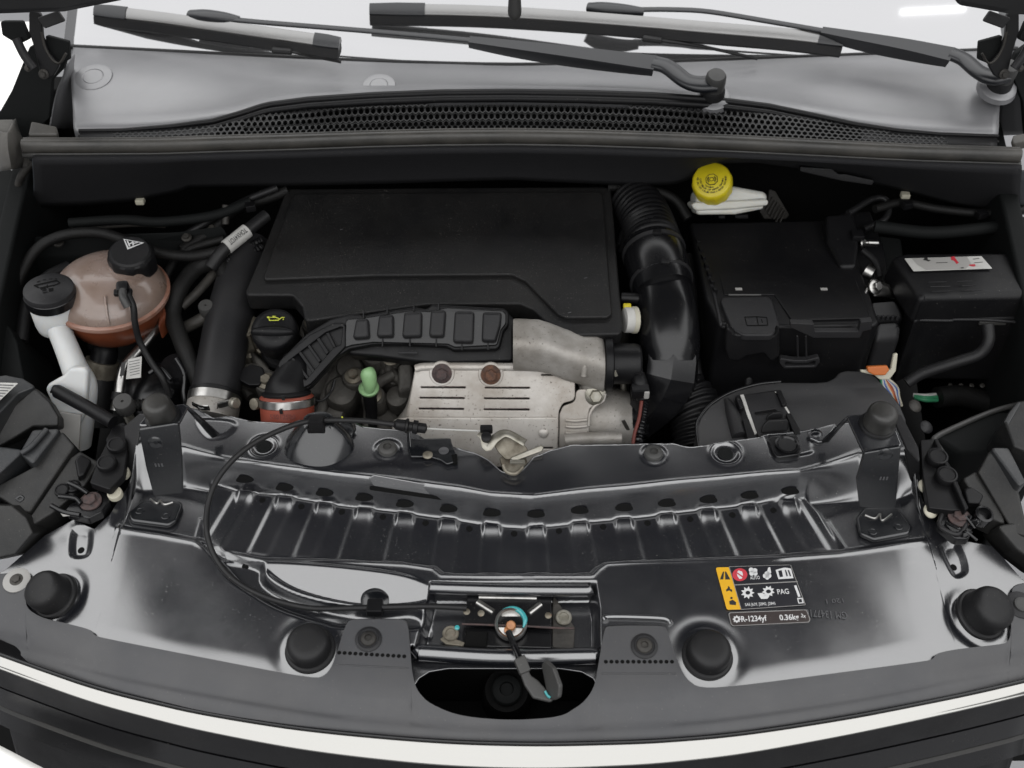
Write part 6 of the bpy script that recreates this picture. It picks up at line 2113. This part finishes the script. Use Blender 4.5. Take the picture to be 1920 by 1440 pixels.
slab('rubber_pad', RX([(290, 1290), (330, 1195), (480, 1195), (560, 1280), (520, 1400), (420, 1400)]), PZ(.868), .014, 'plastic_gloss', rr_, r=.008)
tube('pad_rim', Us(RX([(305, 1290), (340, 1205), (420, 1195), (480, 1215), (500, 1290), (440, 1370), (330, 1330), (305, 1290)]), z=.869), .003, 'plastic_grey', rr_, n=8)
bolt('screw', U(*RX([(450, 1250)])[0], z=.870), (0, -.1, 1), .0150, 'rust_dark', rr_, 'hex', .009)
for k in range(8):
    a = random.uniform(0, 6.28)
    q = (510 + 60 * math.cos(a), 1320 + 40 * math.sin(a))
    p = U(*RX([q])[0], z=.872)
    tube('cable', [p, p + V((.008 * math.cos(k), .006 * math.sin(k * 2), .004)), p + V((.015 * math.cos(k + 1), .012 * math.sin(k), -.002))], .0018, 'plastic_gloss', rr_, n=6)
lathe('socket', [(.012, -.012), (.012, .004), (.009, .005), (.008, -.004), (.001, -.004)], U(*RX([(620, 1235)])[0], z=.875), (.1, -.2, 1), 'plastic_gloss', rr_, n=24)

hr2 = empty('headlight_housing', U(1880, 920, z=.80), 'small black headlight block beside the fuse box side rail', 'headlight')
pblock('step_top', UZ([(1857, 838, .915), (1892, 838, .915), (1925, 905, .905), (1912, 912, .905)]), .07, 'lamp_top', hr2)
pblock('step_front', UZ([(1856, 842, .908), (1908, 914, .898), (1930, 1010, .86), (1900, 1000, .862), (1832, 885, .89)]), .07, 'lamp_box', hr2)
pblock('edge_rail', UZ([(1806, 896, .885), (1832, 882, .885), (1880, 960, .868), (1888, 985, .862), (1850, 968, .868)]), .04, 'lamp_box', hr2)
pblock('upper_block', UZ([(1882, 790, .93), (1905, 752, .945), (1960, 740, .945), (1960, 860, .92), (1900, 838, .92)]), .08, 'lamp_box', hr2)
slab('bevel_face', [(1881, 792), (1890, 775), (1908, 753), (1915, 754), (1890, 798)], PL(U(1895, 775, z=.94), (-.5, -.4, .7)), .004, 'lamp_top', hr2, r=.002)
pblock('front_block', UZ([(1870, 985, .868), (1902, 980, .868), (1960, 1010, .86), (1960, 1070, .84), (1905, 1030, .85)]), .06, 'lamp_box', hr2)
pblock('corner_post', UZ([(1808, 915, .888), (1822, 912, .89), (1846, 928, .885), (1838, 945, .88), (1815, 944, .88)]), .02, 'plastic', hr2)

# ================================================================== WIPERS
def wiper(label, blade, adapter, rod, arm, head, pivot, r_end, plate):
    w = empty('wiper', pivot, label, 'wiper', 'windshield wipers')
    bl = UZ(blade)
    nrm = V((0, -.5, .87))

    def strip(name, pts, prof, m_, ang=35):
        loops = []
        for i, p in enumerate(pts):
            t = (pts[min(i + 1, len(pts) - 1)] - pts[max(i - 1, 0)]).normalized()
            side = nrm.cross(t).normalized()
            loops.append([p + side * a + nrm * b for a, b in prof])
        return loft(name, loops, m_, w, ang=ang)
    pts = cat(bl, 6)
    strip('spoiler', pts, [(-.0085, .004), (-.008, .0065), (.000, .012), (.0075, .0125), (.0095, .010), (.009, .003)], 'wiper_spoiler')
    strip('rubber', [p for p in pts], [(-.0100, .0038), (-.0195, -.006), (-.0190, -.011), (-.003, -.014), (.003, -.010), (.006, .0028)], 'rubber')
    for k in (0, -1):
        p = pts[k]
        q = pts[3 if k == 0 else -4]
        strip_ = [p, p.lerp(q, .5), q]
        loops = []
        for i, pp in enumerate(strip_):
            t = (strip_[-1] - strip_[0]).normalized() * (1 if k == 0 else -1)
            side = nrm.cross(t).normalized()
            s = .95 if i == 0 else 1.07
            loops.append([pp + side * a * s + nrm * b * s for a, b in [(-.0095, -.002), (-.009, .007), (.000, .0128), (.0080, .0132), (.0105, .010), (.0095, .000)]])
        loft('end_cap', loops, 'wiper', w, ang=35)
    ad = UZ(adapter)
    tube('adapter', ad, [.0095, .0125, .0115, .008], 'wiper', w, n=14, flat=(.8, 1))
    rp = UZ(rod)
    tube('thin_arm', rp, .0048, 'wiper', w, n=10, flat=(.7, 1.3))
    ap = UZ(arm)
    # channel shaped arm
    loops = []
    C_ = cat(ap, 6)
    for i, p in enumerate(C_):
        t = (C_[min(i + 1, len(C_) - 1)] - C_[max(i - 1, 0)]).normalized()
        side = nrm.cross(t).normalized()
        f = i / (len(C_) - 1)
        wd_ = .0060 + .0075 * f
        hh_ = .007 + .017 * math.sin(math.pi * min(1, f * .75 + .1))
        loops.append([p + side * a + nrm * b for a, b in ((-wd_, 0), (-wd_ * .9, .0035), (wd_ * .9, .0045), (wd_, 0), (wd_ * .9, -hh_), (-wd_ * .9, -hh_))])
    loft('arm', loops, 'wiper', w, ang=30)
    hp = UZ(head)
    tube('arm_head', hp, r_end, 'wiper', w, n=14, res=8, flat=(.6, 1.15))
    box('joint_pin', hp[0], (.007, .022, .014), 'wiper', w, rz=.3, bev=.003)
    ax = V((0, -.35, 1)).normalized()
    lathe('spindle_cap', [(.0155, -.010), (.0158, .004), (.0150, .016), (.0125, .020), (.001, .021)], hp[-1], ax, 'rubber_grey', w, n=28)
    lathe('spindle_base', [(.020, -.030), (.018, -.012), (.016, -.008)], hp[-1], ax, 'rubber', w, n=28)
    lathe('spindle_shroud', [(.030, -.034), (.028, -.026), (.022, -.022)], hp[-1], ax, 'cowl', w, n=32)
    tube('washer_hose', UZ(plate), .0028, 'rubber', w, n=8)
    lathe('hose_joint', [(.004, 0), (.0055, .002), (.0055, .030), (.004, .032)], U(*plate[0][:2], z=plate[0][2]), U(*plate[1][:2], z=plate[1][2]) - U(*plate[0][:2], z=plate[0][2]), 'rubber', w, n=10)
    return w


wiper('shorter wiper with its spindle in the middle of the cowl tray', [(180, 24, 1.175), (300, 38, 1.174), (420, 55, 1.173), (540, 72, 1.172), (638, 86, 1.170)],
      [(356, 28, 1.185), (385, 30, 1.188), (420, 34, 1.188), (448, 38, 1.186)], [(440, 37, 1.188), (492, 42, 1.188), (640, 54, 1.187), (780, 66, 1.187), (884, 76, 1.188)],
      [(880, 76, 1.190), (980, 88, 1.192), (1100, 103, 1.193), (1228, 120, 1.194)], [(1226, 118, 1.192), (1252, 126, 1.190), (1284, 150, 1.182), (1310, 158, 1.180), (1340, 157, 1.180)], U(1340, 157, z=1.15), [.0145, .0145, .0145, .0160, .0165],
      [(510, 94, 1.160), (540, 96, 1.158), (590, 106, 1.150), (640, 116, 1.14)])
wiper('longer wiper with its spindle at the end of the cowl by the fuse box', [(694, 22, 1.175), (900, 26, 1.176), (1100, 38, 1.176), (1340, 58, 1.175), (1480, 70, 1.173), (1580, 82, 1.172)],
      [(1103, 14, 1.186), (1130, 16, 1.189), (1170, 19, 1.189), (1206, 22, 1.186)], [(1196, 18, 1.188), (1260, 18, 1.189), (1330, 22, 1.190), (1440, 40, 1.190), (1545, 58, 1.190)],
      [(1540, 58, 1.190), (1610, 70, 1.193), (1700, 86, 1.195), (1784, 104, 1.195)], [(1782, 100, 1.194), (1808, 112, 1.190), (1834, 134, 1.184), (1858, 144, 1.182), (1884, 140, 1.184)], U(1884, 140, z=1.15), [.0140, .0142, .0145, .0165, .0170],
      [(1205, 72, 1.166), (1245, 77, 1.160), (1320, 88, 1.150), (1420, 110, 1.135)])

# ================================================================== DIM THINGS AT THE BACK OF THE BAY
hb = empty('bulkhead_harness', U(700, 400, z=.93), 'black wiring harness running along the bulkhead behind the engine cover', 'wiring')
for q, r_, m_ in (([(340, 470, .95), (400, 430, .96), (440, 392, .98), (500, 372, .99), (540, 356, 1.0)], .009, 'hose_braid'),
                  ([(350, 440, .96), (410, 402, .98), (470, 372, 1.0), (520, 352, 1.01)], .006, 'rubber'),
                  ([(1140, 350, 1.0), (1200, 352, 1.0), (1262, 372, .99), (1290, 410, .97)], .008, 'hose_braid'),
                  ([(1290, 480, .93), (1300, 560, .91), (1300, 640, .87), (1310, 720, .83)], .008, 'rubber'),
                  ([(1590, 400, .985), (1640, 372, .99), (1665, 380, .985), (1660, 410, .975), (1620, 430, .965)], .0055, 'rubber'),
                  ([(1640, 392, .99), (1690, 380, .99), (1760, 392, .985), (1850, 400, .985), (1930, 392, .985)], .007, 'hose_braid')):
    tube('harness', UZ(q), r_, m_, hb, n=10)
for a, b, z in ((470, 388, 1.0), (1220, 356, 1.0), (1700, 384, .995), (1840, 402, .99)):
    box('clip', U(a, b, z=z), (.016, .014, .012), 'plastic', hb, rz=.3, bev=.002)
bx_ = empty('bulkhead_box', U(1620, 520, z=.90), 'matt black module between battery cover and fuse box', 'module')
block('body', UZ([(1575, 398, .965), (1632, 394, .965), (1660, 470, .94), (1668, 530, .92), (1610, 540, .92)]), .10, 'plastic', bx_, bev=.004)
block('ledge', UZ([(1640, 440, .94), (1690, 446, .94), (1700, 520, .91), (1666, 528, .91)]), .06, 'soot', bx_, bev=.004)
tube('cable', UZ([(1618, 470, .96), (1640, 490, .955), (1650, 520, .945)]), .005, 'rubber', bx_, n=8)
for a, b in ((1588, 408), (1640, 500)):
    bolt('screw', U(a, b, z=.966 if a < 1600 else .932), (0, -.2, 1), .007, 'dirt_metal', bx_)
lt = empty('bulkhead_bracket', U(120, 470, z=.90), 'dim black bracket and hoses beyond the coolant tank', 'bracket')
block('bracket', UZ([(60, 440, .97), (330, 432, .975), (420, 420, .98), (430, 440, .96), (330, 470, .94), (60, 480, .94)]), .10, 'soot', lt, bev=.006)
for a, b in ((110, 456), (350, 446), (398, 430)):
    bolt('bolt', U(a, b, z=.965), (0, -.2, 1), .008, 'dirt_metal', lt)
tube('hose', UZ([(40, 640, .90), (55, 560, .93), (90, 520, .94), (130, 500, .94)]), .010, 'rubber', lt, n=12)
tube('hose', UZ([(300, 560, .92), (320, 500, .94), (350, 470, .95), (420, 448, .96)]), .007, 'hose_braid', lt, n=10)
